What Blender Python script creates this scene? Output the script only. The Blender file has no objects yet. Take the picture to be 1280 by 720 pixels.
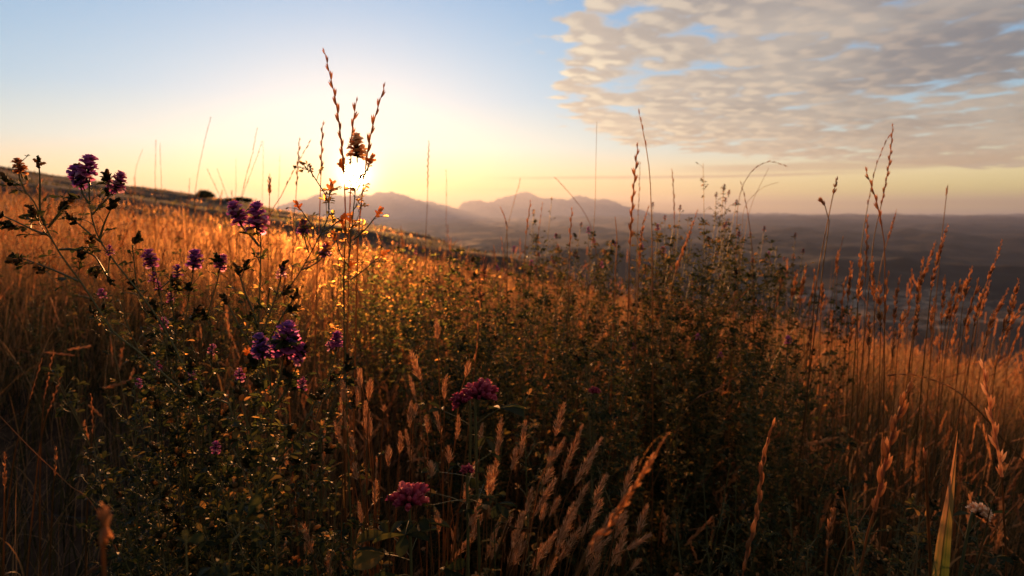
import bpy, math, random
import numpy as np
from mathutils import Vector

S = bpy.context.scene
R = np.random.default_rng(7)
random.seed(7)
rad = math.radians

# ------------------------------------------------------------------ camera
CAM_Z = 0.75
LENS = 22.0
F = LENS / 36.0 * 1280.0
PITCH = math.atan(94.0 / F)
cd = bpy.data.cameras.new('camera')
cam = bpy.data.objects.new('camera', cd)
S.collection.objects.link(cam)
cam.location = (0, 0, CAM_Z)
cam.rotation_euler = (math.pi / 2 - PITCH, 0, 0)
cd.lens = LENS
cd.sensor_width = 36
cd.clip_start = 0.02
cd.clip_end = 300000
cd.dof.use_dof = True
cd.dof.focus_distance = 0.58
cd.dof.aperture_fstop = 8.5
S.camera = cam

def ray(px, py):
    """direction with Y = 1 through a pixel of the 1280x720 photograph"""
    x = (px - 640) / F
    z = -(py - 360) / F
    c, s = math.cos(PITCH), math.sin(PITCH)
    X, Y, Z = x, c + z * s, -s + z * c
    return X / Y, Z / Y

def P(px, py, d):
    X, Z = ray(px, py)
    return np.array([X * d, d, CAM_Z + Z * d])

# ------------------------------------------------------------------ world
SUN_X, SUN_Z = ray(443, 221)
sv = np.array([SUN_X, 1.0, SUN_Z]); sv /= np.linalg.norm(sv)
SUN_EL = math.asin(sv[2])
SUN_AZ = math.atan2(sv[0], sv[1])          # clockwise from +Y

W = bpy.data.worlds.new('World'); S.world = W
W.use_nodes = True
nt = W.node_tree; nt.nodes.clear()
N, L = nt.nodes, nt.links

class G:
    """small helper to write node maths"""
    def __init__(self, nt): self.nt = nt
    def m(self, op, a, b=None, c=None, clamp=False):
        n = self.nt.nodes.new('ShaderNodeMath'); n.operation = op; n.use_clamp = clamp
        for i, v in enumerate((a, b, c)):
            if v is None: continue
            if isinstance(v, (int, float)): n.inputs[i].default_value = v
            else: self.nt.links.new(v, n.inputs[i])
        return n.outputs[0]
    def sm(self, x, a, b, o0=0.0, o1=1.0):
        n = self.nt.nodes.new('ShaderNodeMapRange'); n.interpolation_type = 'SMOOTHSTEP'
        n.clamp = True
        for k, v in (('Value', x), ('From Min', a), ('From Max', b), ('To Min', o0), ('To Max', o1)):
            if isinstance(v, (int, float)): n.inputs[k].default_value = v
            else: self.nt.links.new(v, n.inputs[k])
        return n.outputs[0]
    def mix(self, f, a, b, mode='MIX'):
        n = self.nt.nodes.new('ShaderNodeMix'); n.data_type = 'RGBA'; n.blend_type = mode
        n.clamp_factor = True
        for i, v in ((0, f), (6, a), (7, b)):
            if isinstance(v, (int, float)): n.inputs[i].default_value = v
            elif isinstance(v, tuple): n.inputs[i].default_value = (*v, 1)
            else: self.nt.links.new(v, n.inputs[i])
        return n.outputs[2]
    def ramp(self, x, stops):
        n = self.nt.nodes.new('ShaderNodeValToRGB')
        e = n.color_ramp.elements
        while len(e) < len(stops): e.new(0.5)
        for el, (p, c) in zip(e, stops): el.position = p; el.color = (*c, 1)
        self.nt.links.new(x, n.inputs[0])
        return n.outputs[0]
    def noise(self, vec, scale, detail=3, rough=0.5, dist=0.0, lac=2.0):
        n = self.nt.nodes.new('ShaderNodeTexNoise')
        n.inputs['Scale'].default_value = scale; n.inputs['Detail'].default_value = detail
        n.inputs['Roughness'].default_value = rough; n.inputs['Distortion'].default_value = dist
        n.inputs['Lacunarity'].default_value = lac
        if vec is not None: self.nt.links.new(vec, n.inputs['Vector'])
        return n.outputs['Fac']
    def vec(self, x, y, z):
        n = self.nt.nodes.new('ShaderNodeCombineXYZ')
        for i, v in enumerate((x, y, z)):
            if isinstance(v, (int, float)): n.inputs[i].default_value = v
            else: self.nt.links.new(v, n.inputs[i])
        return n.outputs[0]
    def vadd(self, a, b):
        n = self.nt.nodes.new('ShaderNodeVectorMath'); n.operation = 'ADD'
        self.nt.links.new(a, n.inputs[0])
        if isinstance(b, tuple): n.inputs[1].default_value = b
        else: self.nt.links.new(b, n.inputs[1])
        return n.outputs[0]

def lin(r, g, b):
    f = lambda c: (c / 255 / 12.92) if c / 255 < 0.04045 else ((c / 255 + 0.055) / 1.055) ** 2.4
    return (f(r), f(g), f(b))

g = G(nt)
tc = N.new('ShaderNodeTexCoord')
sep = N.new('ShaderNodeSeparateXYZ'); L.new(tc.outputs['Generated'], sep.inputs[0])
dx, dy, dz = sep.outputs
dot = N.new('ShaderNodeVectorMath'); dot.operation = 'DOT_PRODUCT'
L.new(tc.outputs['Generated'], dot.inputs[0]); dot.inputs[1].default_value = tuple(sv)
ang = g.m('ARCCOSINE', g.m('MINIMUM', dot.outputs['Value'], 1.0))      # angle to the sun
# physical sky (gives the overall daylight and the blue of the zenith)
sky = N.new('ShaderNodeTexSky'); sky.sky_type = 'NISHITA'; sky.sun_disc = False
sky.sun_elevation = SUN_EL; sky.sun_rotation = SUN_AZ
sky.air_density = 1.0; sky.dust_density = 1.5; sky.ozone_density = 1.0
el = g.m('MAXIMUM', dz, 0.0)
# sky towards the sun and away from it, by height (stops are sine of elevation * 2)
e2 = g.m('MULTIPLY', el, 2.0)
near = g.ramp(e2, [(0.0, lin(236, 165, 105)), (0.05, lin(246, 196, 122)), (0.11, lin(246, 222, 178)), (0.20, lin(194, 226, 232)),
                   (0.34, lin(154, 206, 238)), (0.64, lin(110, 180, 230)), (1.0, lin(100, 135, 190))])
far = g.ramp(e2, [(0.0, lin(218, 182, 140)), (0.02, lin(250, 216, 138)), (0.06, lin(255, 238, 148)), (0.11, lin(255, 238, 176)), (0.18, lin(210, 220, 208)),
                  (0.33, lin(146, 188, 216)), (0.64, lin(100, 148, 200)), (1.0, lin(72, 98, 150))])
skyc = g.mix(g.sm(ang, 0.12, 0.95), near, far)
back = g.sm(ang, 0.95, 2.0)
skyc = g.mix(back, skyc, tuple(c * 0.35 for c in lin(120, 122, 140)))
# glow of the air around the sun and the burnt-out sun itself
def expf(scale, amp): return g.m('MULTIPLY', g.m('EXPONENT', g.m('MULTIPLY', ang, -1.0 / scale)), amp)
glow1 = g.mix(1.0, (0, 0, 0), (1.0, 0.66, 0.30))
def scaled(colour, fac):
    n = N.new('ShaderNodeVectorMath'); n.operation = 'SCALE'
    n.inputs[0].default_value = colour
    L.new(fac, n.inputs['Scale']); return n.outputs[0]
add = lambda a, b: g.vadd(a, b)
skyc = add(skyc, scaled((1.0, 0.80, 0.50), expf(0.045, 0.36)))
skyc = add(skyc, scaled((1.0, 0.84, 0.50), expf(0.014, 9.0)))
disc = g.sm(ang, 0.012, 0.022, 1.0, 0.0)
skyc = add(skyc, scaled((80.0, 55.0, 22.0), disc))
# ---- clouds: a high ripple deck, projected on a plane above the land
inv = g.m('DIVIDE', 1.0, g.m('ADD', el, 0.06))
qx, qy = g.m('MULTIPLY', dx, inv), g.m('MULTIPLY', dy, inv)
q = g.vec(qx, qy, 0.0)
def dens(v):
    warp = g.noise(v, 0.9, 2, 0.5)
    a = g.noise(v, 3.0, 6, 0.58, 0.25)
    wv = g.noise(v, 6.0, 3, 0.6)
    vw = g.vadd(v, g.vec(g.m('MULTIPLY', wv, 0.16), g.m('MULTIPLY', wv, -0.13), 0.0))
    vo = N.new('ShaderNodeTexVoronoi'); vo.feature = 'F1'; vo.inputs['Scale'].default_value = 5.8
    L.new(vw, vo.inputs['Vector'])
    puff = g.m('SUBTRACT', 1.0, vo.outputs['Distance'])
    return g.m('ADD', g.m('ADD', g.m('MULTIPLY', a, 0.75), g.m('MULTIPLY', puff, 0.55)), g.m('SUBTRACT', g.m('MULTIPLY', warp, 0.45), 0.025))
qs = N.new('ShaderNodeVectorMath'); qs.operation = 'MULTIPLY'
L.new(q, qs.inputs[0]); qs.inputs[1].default_value = (1.0, 0.95, 1.0)
dq = qs.outputs[0]
d0 = dens(dq)
d1 = dens(g.vadd(dq, (-0.045, 0.05, 0.0)))
big = g.noise(q, 0.55, 3, 0.55)
edge_y = g.m('SUBTRACT', 7.3, g.m('MULTIPLY', g.m('EXPONENT', g.m('MULTIPLY', qx, -0.83)), 2.6))
my = g.m('SUBTRACT', edge_y, qy)
mx = g.m('SUBTRACT', qx, g.m('ADD', 0.02, g.m('MULTIPLY', g.m('SUBTRACT', qy, 2.46), 0.12)))
nz = g.m('MULTIPLY', g.m('SUBTRACT', g.noise(q, 1.5, 5, 0.62), 0.5), 1.6)
mask = g.m('MULTIPLY', g.sm(g.m('ADD', my, g.m('MULTIPLY', nz, 0.9)), -0.1, 0.75), g.sm(g.m('ADD', mx, g.m('MULTIPLY', nz, 0.75)), -0.08, 0.26))
thr = g.m('SUBTRACT', 1.20, g.m('MULTIPLY', mask, 0.60))
cov = g.m('SUBTRACT', d0, thr)
alpha = g.m('MULTIPLY', g.sm(cov, -0.06, 0.18), g.sm(mask, 0.02, 0.3))
alpha = g.m('MULTIPLY', alpha, g.sm(dz, 0.01, 0.05))
rim = g.sm(g.m('SUBTRACT', d0, d1), -0.07, 0.20)
thin = g.sm(cov, 0.0, 0.20, 1.0, 0.0)
litf = g.m('MAXIMUM', g.m('MULTIPLY', rim, 0.9), g.m('MULTIPLY', thin, 0.55))
litf = g.m('MULTIPLY', litf, g.sm(ang, 0.25, 0.95, 1.0, 0.22))
shade_c = g.mix(g.sm(ang, 0.3, 0.9), lin(176, 164, 152), lin(120, 114, 118))
lit_c = g.mix(g.sm(ang, 0.25, 0.9), lin(255, 238, 202), lin(240, 204, 170))
low_w = g.sm(dz, 0.06, 0.16, 1.0, 0.0)
shade_c = g.mix(low_w, shade_c, lin(186, 164, 146))
shade_c = g.mix(g.sm(g.noise(q, 1.1, 4, 0.6), 0.38, 0.66, 0.0, 0.55), shade_c, lin(206, 190, 172))
lit_c = g.mix(g.sm(g.noise(q, 0.8, 3, 0.6), 0.40, 0.62, 0.45, 0.0), lit_c, lin(190, 178, 166))
cloud_c = g.mix(litf, shade_c, lit_c)
skyc = g.mix(g.m('MULTIPLY', alpha, 0.93), skyc, cloud_c)
# thin streaks low over the horizon
def streak(z0, w, x0, x1, amt, seed):
    wob = g.m('MULTIPLY', g.m('SUBTRACT', g.noise(g.vec(g.m('MULTIPLY', dx, 6.0), seed, g.m('MULTIPLY', dz, 60)), 1.0, 4, 0.6), 0.5), w * 1.6)
    z = g.m('SUBTRACT', g.m('ADD', dz, wob), z0)
    b = g.sm(g.m('ABSOLUTE', z), w * 0.2, w, 1.0, 0.0)
    xx = g.m('MULTIPLY', g.sm(dx, x0, x0 + 0.15), g.sm(dx, x1 - 0.2, x1, 1.0, 0.0))
    return g.m('MULTIPLY', g.m('MULTIPLY', b, xx), amt)
skyc = g.mix(streak(0.0545, 0.0035, -0.08, 0.56, 0.85, 3.1), skyc, lin(196, 168, 142))
skyc = g.mix(streak(0.066, 0.010, 0.20, 0.75, 0.7, 7.7), skyc, lin(196, 168, 142))
skyc = g.mix(streak(0.036, 0.0028, -0.14, 0.16, 0.65, 5.3), skyc, lin(205, 165, 130))
skyc = g.mix(streak(0.014, 0.007, 0.10, 0.80, 0.35, 9.3), skyc, lin(196, 150, 130))
bg1 = N.new('ShaderNodeBackground'); L.new(sky.outputs[0], bg1.inputs[0]); bg1.inputs[1].default_value = 0.015
bg2 = N.new('ShaderNodeBackground'); L.new(skyc, bg2.inputs[0]); bg2.inputs[1].default_value = 0.39
ash = N.new('ShaderNodeAddShader'); L.new(bg1.outputs[0], ash.inputs[0]); L.new(bg2.outputs[0], ash.inputs[1])
wo = N.new('ShaderNodeOutputWorld'); L.new(ash.outputs[0], wo.inputs['Surface'])
W.cycles.sampling_method = 'MANUAL'; W.cycles.sample_map_resolution = 1024

# ------------------------------------------------------------------ sun, exposure, render settings
sl = bpy.data.lights.new('sun', 'SUN'); sl.energy = 5.0; sl.angle = rad(0.6); sl.color = (1.0, 0.41, 0.13)
so = bpy.data.objects.new('sun', sl); S.collection.objects.link(so)
so.rotation_euler = Vector(sv).to_track_quat('Z', 'Y').to_euler()
so.location = (0, 0, 50)
S.view_settings.view_transform = 'Standard'; S.view_settings.look = 'None'
S.view_settings.exposure = 1.25; S.view_settings.gamma = 1.0
S.render.engine = 'CYCLES'
S.cycles.use_denoising = True
S.cycles.max_bounces = 5; S.cycles.diffuse_bounces = 3; S.cycles.transmission_bounces = 3
S.cycles.volume_bounces = 0; S.cycles.glossy_bounces = 1
S.cycles.sample_clamp_indirect = 4.0; S.cycles.sample_clamp_direct = 0.0
S.cycles.caustics_reflective = False; S.cycles.caustics_refractive = False

# ------------------------------------------------------------------ mesh tools
def norm(v): return v / np.maximum(np.linalg.norm(v, axis=-1, keepdims=True), 1e-9)

def frames(z, roll=None):
    """orthonormal X, Y for every direction z"""
    z = norm(np.atleast_2d(z))
    ref = np.where(np.abs(z[:, 2:3]) > 0.95, np.array([[1.0, 0, 0]]), np.array([[0, 0, 1.0]]))
    x = norm(np.cross(ref, z)); y = np.cross(z, x)
    if roll is not None:
        c, s = np.cos(roll)[:, None], np.sin(roll)[:, None]
        x, y = x * c + y * s, y * c - x * s
    return x, y, z

class MB:
    def __init__(s): s.v, s.f, s.t, s.n = [], [], [], 0
    def raw(s, v, f, tint):
        v = np.asarray(v, float)
        s.v.append(v); s.t.append(np.broadcast_to(np.asarray(tint, float), (len(v),)))
        s.f.append(np.asarray(f) + s.n); s.n += len(v)
    def inst(s, tmpl, pos, x, y, z, scale, tint):
        """copies of a template: pos (N,3), axes (N,3), scale (N,3) or (N,), tint (N,)"""
        tv, tf, tt = tmpl
        n = len(pos)
        if n == 0: return
        sc = np.asarray(scale, float)
        if sc.ndim == 0: sc = np.full((n, 3), sc)
        elif sc.ndim == 1: sc = np.repeat(sc[:, None], 3, 1)
        V = (pos[:, None, :] + x[:, None, :] * (tv[None, :, 0:1] * sc[:, None, 0:1])
             + y[:, None, :] * (tv[None, :, 1:2] * sc[:, None, 1:2]) + z[:, None, :] * (tv[None, :, 2:3] * sc[:, None, 2:3]))
        T = np.clip(np.asarray(tint)[:, None] + tt[None, :], 0, 1)
        base = (np.arange(n) * len(tv))[:, None, None]
        FF = (tf[None] + base).reshape(-1, tf.shape[1])
        s.raw(V.reshape(-1, 3), FF, T.reshape(-1))
    def tube(s, pts, r, tint=0.5, k=5):
        pts = np.asarray(pts, float); m = len(pts)
        r = np.broadcast_to(np.asarray(r, float), (m,))
        tg = norm(np.gradient(pts, axis=0))
        x = norm(np.cross(tg, np.array([0.3, 0.9, 0.1]) + 1e-3)); y = np.cross(tg, x)
        a = np.linspace(0, 2 * np.pi, k, endpoint=False)
        V = pts[:, None] + (x[:, None] * np.cos(a)[None, :, None] + y[:, None] * np.sin(a)[None, :, None]) * r[:, None, None]
        i = np.arange(m - 1)[:, None] * k; j = np.arange(k)[None]
        j2 = (j + 1) % k
        Fq = np.stack([i + j, i + j2, i + k + j2, i + k + j], -1).reshape(-1, 4)
        s.raw(V.reshape(-1, 3), Fq, tint)
    def empty(s): return s.n == 0
    def build(s, name, mat, parent=None, smooth=True):
        me = bpy.data.meshes.new(name)
        V = np.concatenate(s.v); T = np.concatenate(s.t)
        me.vertices.add(len(V)); me.vertices.foreach_set('co', V.astype(np.float32).ravel())
        li = np.concatenate([f.ravel() for f in s.f]); tot = np.concatenate([np.full(len(f), f.shape[1]) for f in s.f])
        me.loops.add(len(li)); me.loops.foreach_set('vertex_index', li.astype(np.int32))
        st = np.concatenate([[0], np.cumsum(tot)[:-1]])
        me.polygons.add(len(tot)); me.polygons.foreach_set('loop_start', st.astype(np.int32))
        me.polygons.foreach_set('loop_total', tot.astype(np.int32))
        if smooth: me.polygons.foreach_set('use_smooth', np.ones(len(tot), bool))
        at = me.attributes.new('tint', 'FLOAT', 'POINT'); at.data.foreach_set('value', T.astype(np.float32))
        me.update(); me.validate()
        me.materials.append(mat)
        o = bpy.data.objects.new(name, me); S.collection.objects.link(o)
        if parent is not None:
            o.parent = parent
            pw = parent.matrix_basis.copy()
            if parent.parent is not None: pw = parent.parent.matrix_basis @ parent.matrix_parent_inverse @ pw
            o.matrix_parent_inverse = pw.inverted()
        return o

def thing(name, loc, label, cat, group=None):
    o = bpy.data.objects.new(name, None); S.collection.objects.link(o)
    o.location = tuple(float(c) for c in loc); o.empty_display_size = 0.05
    o['label'] = label; o['category'] = cat
    if group: o['group'] = group
    return o
def tagk(o, kind, label=None, cat=None, group=None):
    if kind: o['kind'] = kind
    if label: o['label'] = label
    if cat: o['category'] = cat
    if group: o['group'] = group
    return o

def grid_faces(nr, nc, closed=False):
    i = np.arange(nr - 1)[:, None] * nc
    j = np.arange(nc if closed else nc - 1)[None]
    j2 = (j + 1) % nc
    return np.stack([i + j, i + j2, i + nc + j2, i + nc + j], -1).reshape(-1, 4)

# templates: Z is the length axis (0..1), X the width (-.5...5), Y the thickness
def t_leaf(prof, fold=0.12, curl=0.15):
    v = []; t = []
    for (z, w) in prof:
        for sgn in (-1, 0, 1):
            v.append((sgn * w * 0.5, (abs(sgn) * w * fold) - curl * z * z, z)); t.append(0.0 if sgn else 0.04)
    return np.array(v), grid_faces(len(prof), 3), np.array(t)
def t_spindle(prof, k=5, bend=0.0):
    v = []; t = []
    for (z, r) in prof:
        for a in range(k):
            th = 2 * math.pi * a / k
            v.append((math.cos(th) * r, math.sin(th) * r + bend * z * z, z)); t.append((z - 0.5) * 0.12)
    return np.array(v), grid_faces(len(prof), k, True), np.array(t)
def t_join(*ts):
    w = max(t[1].shape[1] for t in ts)
    V = []; Fc = []; T = []; n = 0
    for v, f, t in ts:
        V.append(v); Fc.append(f + n); T.append(t); n += len(v)
    return np.concatenate(V), np.concatenate(Fc), np.concatenate(T)

LEAF = t_leaf([(0, .05), (.2, .45), (.45, .85), (.7, 1.0), (.9, .7), (1.0, .2)], 0.14, 0.12)
NARROW = t_leaf([(0, .5), (.25, .95), (.55, .9), (.8, .6), (1.0, .02)], 0.16, 0.1)
SPIKELET = t_spindle([(0, .02), (.15, .085), (.4, .12), (.65, .10), (.85, .05), (1, .004)], 5)
THINSP = t_spindle([(0, .01), (.3, .05), (.7, .035), (1, .003)], 3)
BUD = t_spindle([(0, .06), (.2, .28), (.5, .36), (.8, .24), (1, .03)], 6)
POD = t_spindle([(0, .08), (.2, .30), (.4, .20), (.55, .32), (.75, .2), (.9, .24), (1, .04)], 6, 0.35)
def petal(prof, lean, off, tshift, wfold=0.3, curl=0.0):
    v, f, t = t_leaf(prof, wfold, curl)
    v = v.copy(); c, s_ = math.cos(lean), math.sin(lean)
    y = v[:, 1] * c + v[:, 2] * s_; z = -v[:, 1] * s_ + v[:, 2] * c
    v[:, 1] = y; v[:, 2] = z + off
    return v, f, t + tshift
# lucerne floret: tube, reflexed banner, two wings and a keel
def wing(sx):
    v, f, t = petal([(0, .12), (.4, .26), (.75, .24), (1, .06)], 0.10, .28, -.06, .1, .1)
    v = v.copy(); v[:, 2] = .28 + (v[:, 2] - .28) * .62; v[:, 0] += sx * (0.07 + .12 * (v[:, 2] - .28)); return v, f, t
tube_t = t_spindle([(0, .05), (.2, .10), (.45, .11), (.7, .13), (.86, .05)], 6)
FLORET = t_join((tube_t[0], tube_t[1], tube_t[2] - .05),
                petal([(0, .24), (.20, .58), (.38, .80), (.50, .78), (.58, .50)], -0.40, .34, .10, .22, .22), wing(1), wing(-1))
_c = t_join((t_spindle([(0, .05), (.3, .09), (.6, .15), (.82, .16), (.95, .08), (1.0, .02)], 6, .1)),
                petal([(0, .12), (.35, .26), (.62, .30), (.78, .20)], -0.12, .25, .14, .4, .10))
CLOVFL = (_c[0], _c[1], _c[2] + (_c[0][:, 2] - .55) * .5)
CALYX = t_spindle([(0, .05), (.12, .12), (.3, .13), (.42, .06)], 5)

# ------------------------------------------------------------------ materials
def mat(name, stops, trans=0.4, rough=0.55, spec=0.25, nscale=60.0, namt=0.25, tr_boost=1.0, fwd=.06):
    """plant matter: colour by the 'tint' each leaf or stalk has, thin and partly see-through to light"""
    m = bpy.data.materials.new(name); m.use_nodes = True
    t = m.node_tree; t.nodes.clear(); h = G(t)
    at = t.nodes.new('ShaderNodeAttribute'); at.attribute_name = 'tint'
    geo = t.nodes.new('ShaderNodeNewGeometry')
    nz = h.noise(geo.outputs['Position'], nscale, 3, 0.6)
    x = h.m('ADD', at.outputs['Fac'], h.m('MULTIPLY', h.m('SUBTRACT', nz, 0.5), namt), clamp=True)
    c = h.ramp(x, stops)
    pb = t.nodes.new('ShaderNodeBsdfPrincipled'); t.links.new(c, pb.inputs['Base Color'])
    pb.inputs['Roughness'].default_value = rough; pb.inputs['Specular IOR Level'].default_value = spec
    tr = t.nodes.new('ShaderNodeBsdfTranslucent')
    tcx = h.mix(1.0, c, (tr_boost, tr_boost, tr_boost), 'MULTIPLY')
    t.links.new(tcx, tr.inputs['Color'])
    # thin tissue passes light mostly onwards: a rough forward lobe beside the even glow
    rf = t.nodes.new('ShaderNodeBsdfRefraction'); rf.inputs['IOR'].default_value = 1.2; rf.inputs['Roughness'].default_value = .62
    t.links.new(tcx, rf.inputs['Color'])
    m2 = t.nodes.new('ShaderNodeMixShader'); m2.inputs[0].default_value = fwd
    t.links.new(tr.outputs[0], m2.inputs[1]); t.links.new(rf.outputs[0], m2.inputs[2])
    mx = t.nodes.new('ShaderNodeMixShader'); mx.inputs[0].default_value = trans
    t.links.new(pb.outputs[0], mx.inputs[1]); t.links.new(m2.outputs[0], mx.inputs[2])
    out = t.nodes.new('ShaderNodeOutputMaterial'); t.links.new(mx.outputs[0], out.inputs['Surface'])
    return m
M = {}
M['grass'] = mat('dry_grass', [(0, (.018, .024, .009)), (.22, (.085, .070, .022)), (.45, (.24, .125, .045)), (.75, (.36, .19, .075)), (1, (.48, .29, .13))], .60, .45, .28, 25, .3, 1.2, fwd=.26)
M['head'] = mat('seed_head', [(0, (.16, .10, .06)), (.4, (.34, .21, .12)), (.75, (.52, .31, .16)), (1, (.64, .42, .24))], .80, .5, .3, 120, .3, 1.55)
M['rosy'] = mat('rosy_seed_head', [(0, (.36, .20, .11)), (.5, (.60, .38, .22)), (1, (.82, .62, .42))], .72, .5, .25, 120, .3, 1.5)
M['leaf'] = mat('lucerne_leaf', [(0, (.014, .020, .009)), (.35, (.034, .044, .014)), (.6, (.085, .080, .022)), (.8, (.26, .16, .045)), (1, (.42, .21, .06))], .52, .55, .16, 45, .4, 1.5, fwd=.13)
M['stem'] = mat('green_stem', [(0, (.05, .065, .022)), (.5, (.15, .14, .05)), (1, (.34, .22, .10))], .20, .45, .35, 60, .3)
M['purple'] = mat('purple_petal', [(0, (.20, .13, .34)), (.3, (.36, .12, .36)), (.55, (.54, .12, .36)), (.85, (.72, .22, .44)), (1, (.80, .44, .52))], .68, .6, .15, 150, .35)
M['pink'] = mat('clover_petal', [(0, (.18, .02, .05)), (.35, (.46, .07, .13)), (.65, (.66, .13, .17)), (1, (.84, .34, .28))], .55, .5, .3, 150, .3)
M['wine'] = mat('wine_red_petal', [(0, (.07, .014, .02)), (.5, (.24, .05, .06)), (1, (.72, .32, .10))], .8, .55, .3, 150, .3, 1.35)
M['bud'] = mat('bud_and_pod', [(0, (.02, .028, .012)), (.5, (.06, .06, .025)), (.8, (.14, .10, .05)), (1, (.36, .22, .09))], .7, .6, .15, 120, .4, 1.6)
M['sunlit'] = mat('dry_petal_painted_sunlit', [(0, (.45, .18, .06)), (.5, (.80, .42, .16)), (1, (.95, .62, .32))], .92, .5, .1, 150, .3, 1.2)  # tan dry blossom, colour brightened to stand in for sun shining through
M['blade'] = mat('broad_green_blade', [(0, (.05, .085, .018)), (.5, (.12, .15, .03)), (.8, (.34, .20, .06)), (1, (.50, .22, .09))], .6, .4, .4, 20, .15)

# ------------------------------------------------------------------ terrain
def sstep(x, a, b):
    t = np.clip((x - a) / (b - a), 0, 1); return t * t * (3 - 2 * t)
_ph = np.random.default_rng(3).uniform(0, 6.28, (40, 2))
def fbm(x, y, L0, octs=5, seed=0, gain=0.5):
    r = np.random.default_rng(seed); out = np.zeros_like(np.asarray(x, float)); a = 1.0; L_ = L0
    for o in range(octs):
        for k in range(3):
            th = r.uniform(0, 6.28); p = r.uniform(0, 6.28)
            out = out + a / 3 * np.sin((x * math.cos(th) + y * math.sin(th)) * 6.283 / L_ + p + 1.3 * np.sin((x * math.sin(th) - y * math.cos(th)) * 4.1 / L_ + p * 2))
        a *= gain; L_ *= 0.47
    return out
SX, SY = -0.150, -0.045
def hill(x, y):
    r = np.hypot(x, y)
    z = SX * x + SY * y
    z = z + 0.05 * fbm(x, y, 4.0, 3, 11) * sstep(r, 1.0, 8.0)
    z = z - 0.036 * r * (1 - sstep(r, 24, 26)) * 0 - (0.036 * np.minimum(r, 25.0)) * (1 - sstep(r, 40, 125)) * sstep(r, 1.5, 6)
    z = z - 2.3 * np.exp(-((r - 52) / 17.0) ** 2) * (0.55 + 0.45 * np.tanh((x + 8) / 14.0))
    z = z - 1.2 * np.exp(-((r - 24) / 8.0) ** 2) * (0.5 + 0.5 * np.tanh((x - 3) / 7.0))
    z = z - 0.8 * np.exp(-((r - 95) / 16.0) ** 2)
    z = z + 0.5 * fbm(x, y, 60.0, 3, 5) * sstep(r, 25, 80)
    return z
def ground(x, y):
    x = np.asarray(x, float); y = np.asarray(y, float)
    r = np.hypot(x, y); az = np.arctan2(x, y)
    h = hill(x, y)
    v = -330 + 55 * fbm(x, y, 5200, 5, 21) * sstep(r, 900, 3000) + 60 * np.maximum(0, fbm(x, y, 1700, 4, 33)) * sstep(r, 1500, 4200)
    v = v + 150 * np.exp(-((np.hypot(x - 480, y - 3300)) / 480.0) ** 2)                      # a knoll in the valley
    v = v + 210 * np.maximum(0, 0.55 + 0.6 * fbm(x, y, 9000, 4, 44)) * sstep(r, 15000, 26000) * sstep(az, -0.1, 0.25)
    r0 = np.interp(az, [-3.14, -0.9, -0.62, -0.25, -0.05, 0.2, 0.7, 3.14], [150, 200, 170, 130, 80, 34, 30, 150])
    w = sstep(r, r0, r0 + 1500) ** 0.85
    return h * (1 - w) + v * w + (-60) * sstep(r, r0, r0 + 250) * (1 - w) * sstep(az, -1.2, 0.0)

def gz(x, y): return float(ground(np.array([x]), np.array([y]))[0])

# material of the land: dry slope close by, dark fields and woods far off
def ground_mat():
    m = bpy.data.materials.new('dry_land'); m.use_nodes = True
    t = m.node_tree; t.nodes.clear(); h = G(t)
    geo = t.nodes.new('ShaderNodeNewGeometry'); pos = geo.outputs['Position']
    ln = t.nodes.new('ShaderNodeVectorMath'); ln.operation = 'LENGTH'; t.links.new(pos, ln.inputs[0])
    rr = ln.outputs['Value']
    soil = h.ramp(h.noise(pos, 14, 5, .65), [(.3, (.018, .012, .007)), (.55, (.05, .032, .018)), (.8, (.10, .065, .035))])
    slope = h.ramp(h.noise(pos, .09, 6, .65), [(.35, (.022, .015, .008)), (.52, (.055, .034, .016)), (.66, (.30, .19, .09))])
    wood = h.ramp(h.noise(pos, .0011, 6, .62, .6), [(.40, (.002, .004, .004)), (.50, (.005, .007, .007)), (.60, (.014, .015, .014)), (.70, (.06, .055, .048))])
    c = h.mix(h.sm(rr, 6.0, 20.0), soil, slope)
    c = h.mix(h.sm(rr, 300.0, 700.0), c, wood)
    # pale broken patches on the valley floor
    sp = t.nodes.new('ShaderNodeSeparateXYZ'); t.links.new(pos, sp.inputs[0])
    ex = h.m('DIVIDE', h.m('SUBTRACT', sp.outputs[0], 1500.0), 640.0); ey = h.m('DIVIDE', h.m('SUBTRACT', sp.outputs[1], 2250.0), 520.0)
    er = h.m('SQRT', h.m('ADD', h.m('MULTIPLY', ex, ex), h.m('MULTIPLY', ey, ey)))
    nq = h.noise(pos, .0045, 5, .6, 1.2)
    patch = h.sm(h.m('ADD', er, h.m('MULTIPLY', h.m('SUBTRACT', nq, .5), 5.0)), 0.20, 0.55, 1.0, 0.0)
    pale = h.ramp(h.noise(pos, .010, 4, .6, 2.0), [(.40, (.02, .02, .018)), (.52, (.12, .10, .075)), (.64, (.30, .26, .20))])
    vo = t.nodes.new('ShaderNodeTexVoronoi'); vo.inputs['Scale'].default_value = .0042; t.links.new(pos, vo.inputs['Vector'])
    fld = h.ramp(vo.outputs['Color'], [(.2, (.003, .005, .005)), (.55, (.009, .011, .010)), (.8, (.05, .045, .038))])
    c = h.mix(h.m('MULTIPLY', h.sm(rr, 900.0, 2500.0), h.sm(h.noise(pos, .0006, 3, .5), .5, .62, 0.0, .75)), c, fld)
    c = h.mix(patch, c, pale)
    pb = t.nodes.new('ShaderNodeBsdfPrincipled'); t.links.new(c, pb.inputs['Base Color'])
    pb.inputs['Roughness'].default_value = .95; pb.inputs['Specular IOR Level'].default_value = .1
    out = t.nodes.new('ShaderNodeOutputMaterial'); t.links.new(pb.outputs[0], out.inputs['Surface'])
    return m
M['land'] = ground_mat()
RMAX = 58000.0
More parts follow.
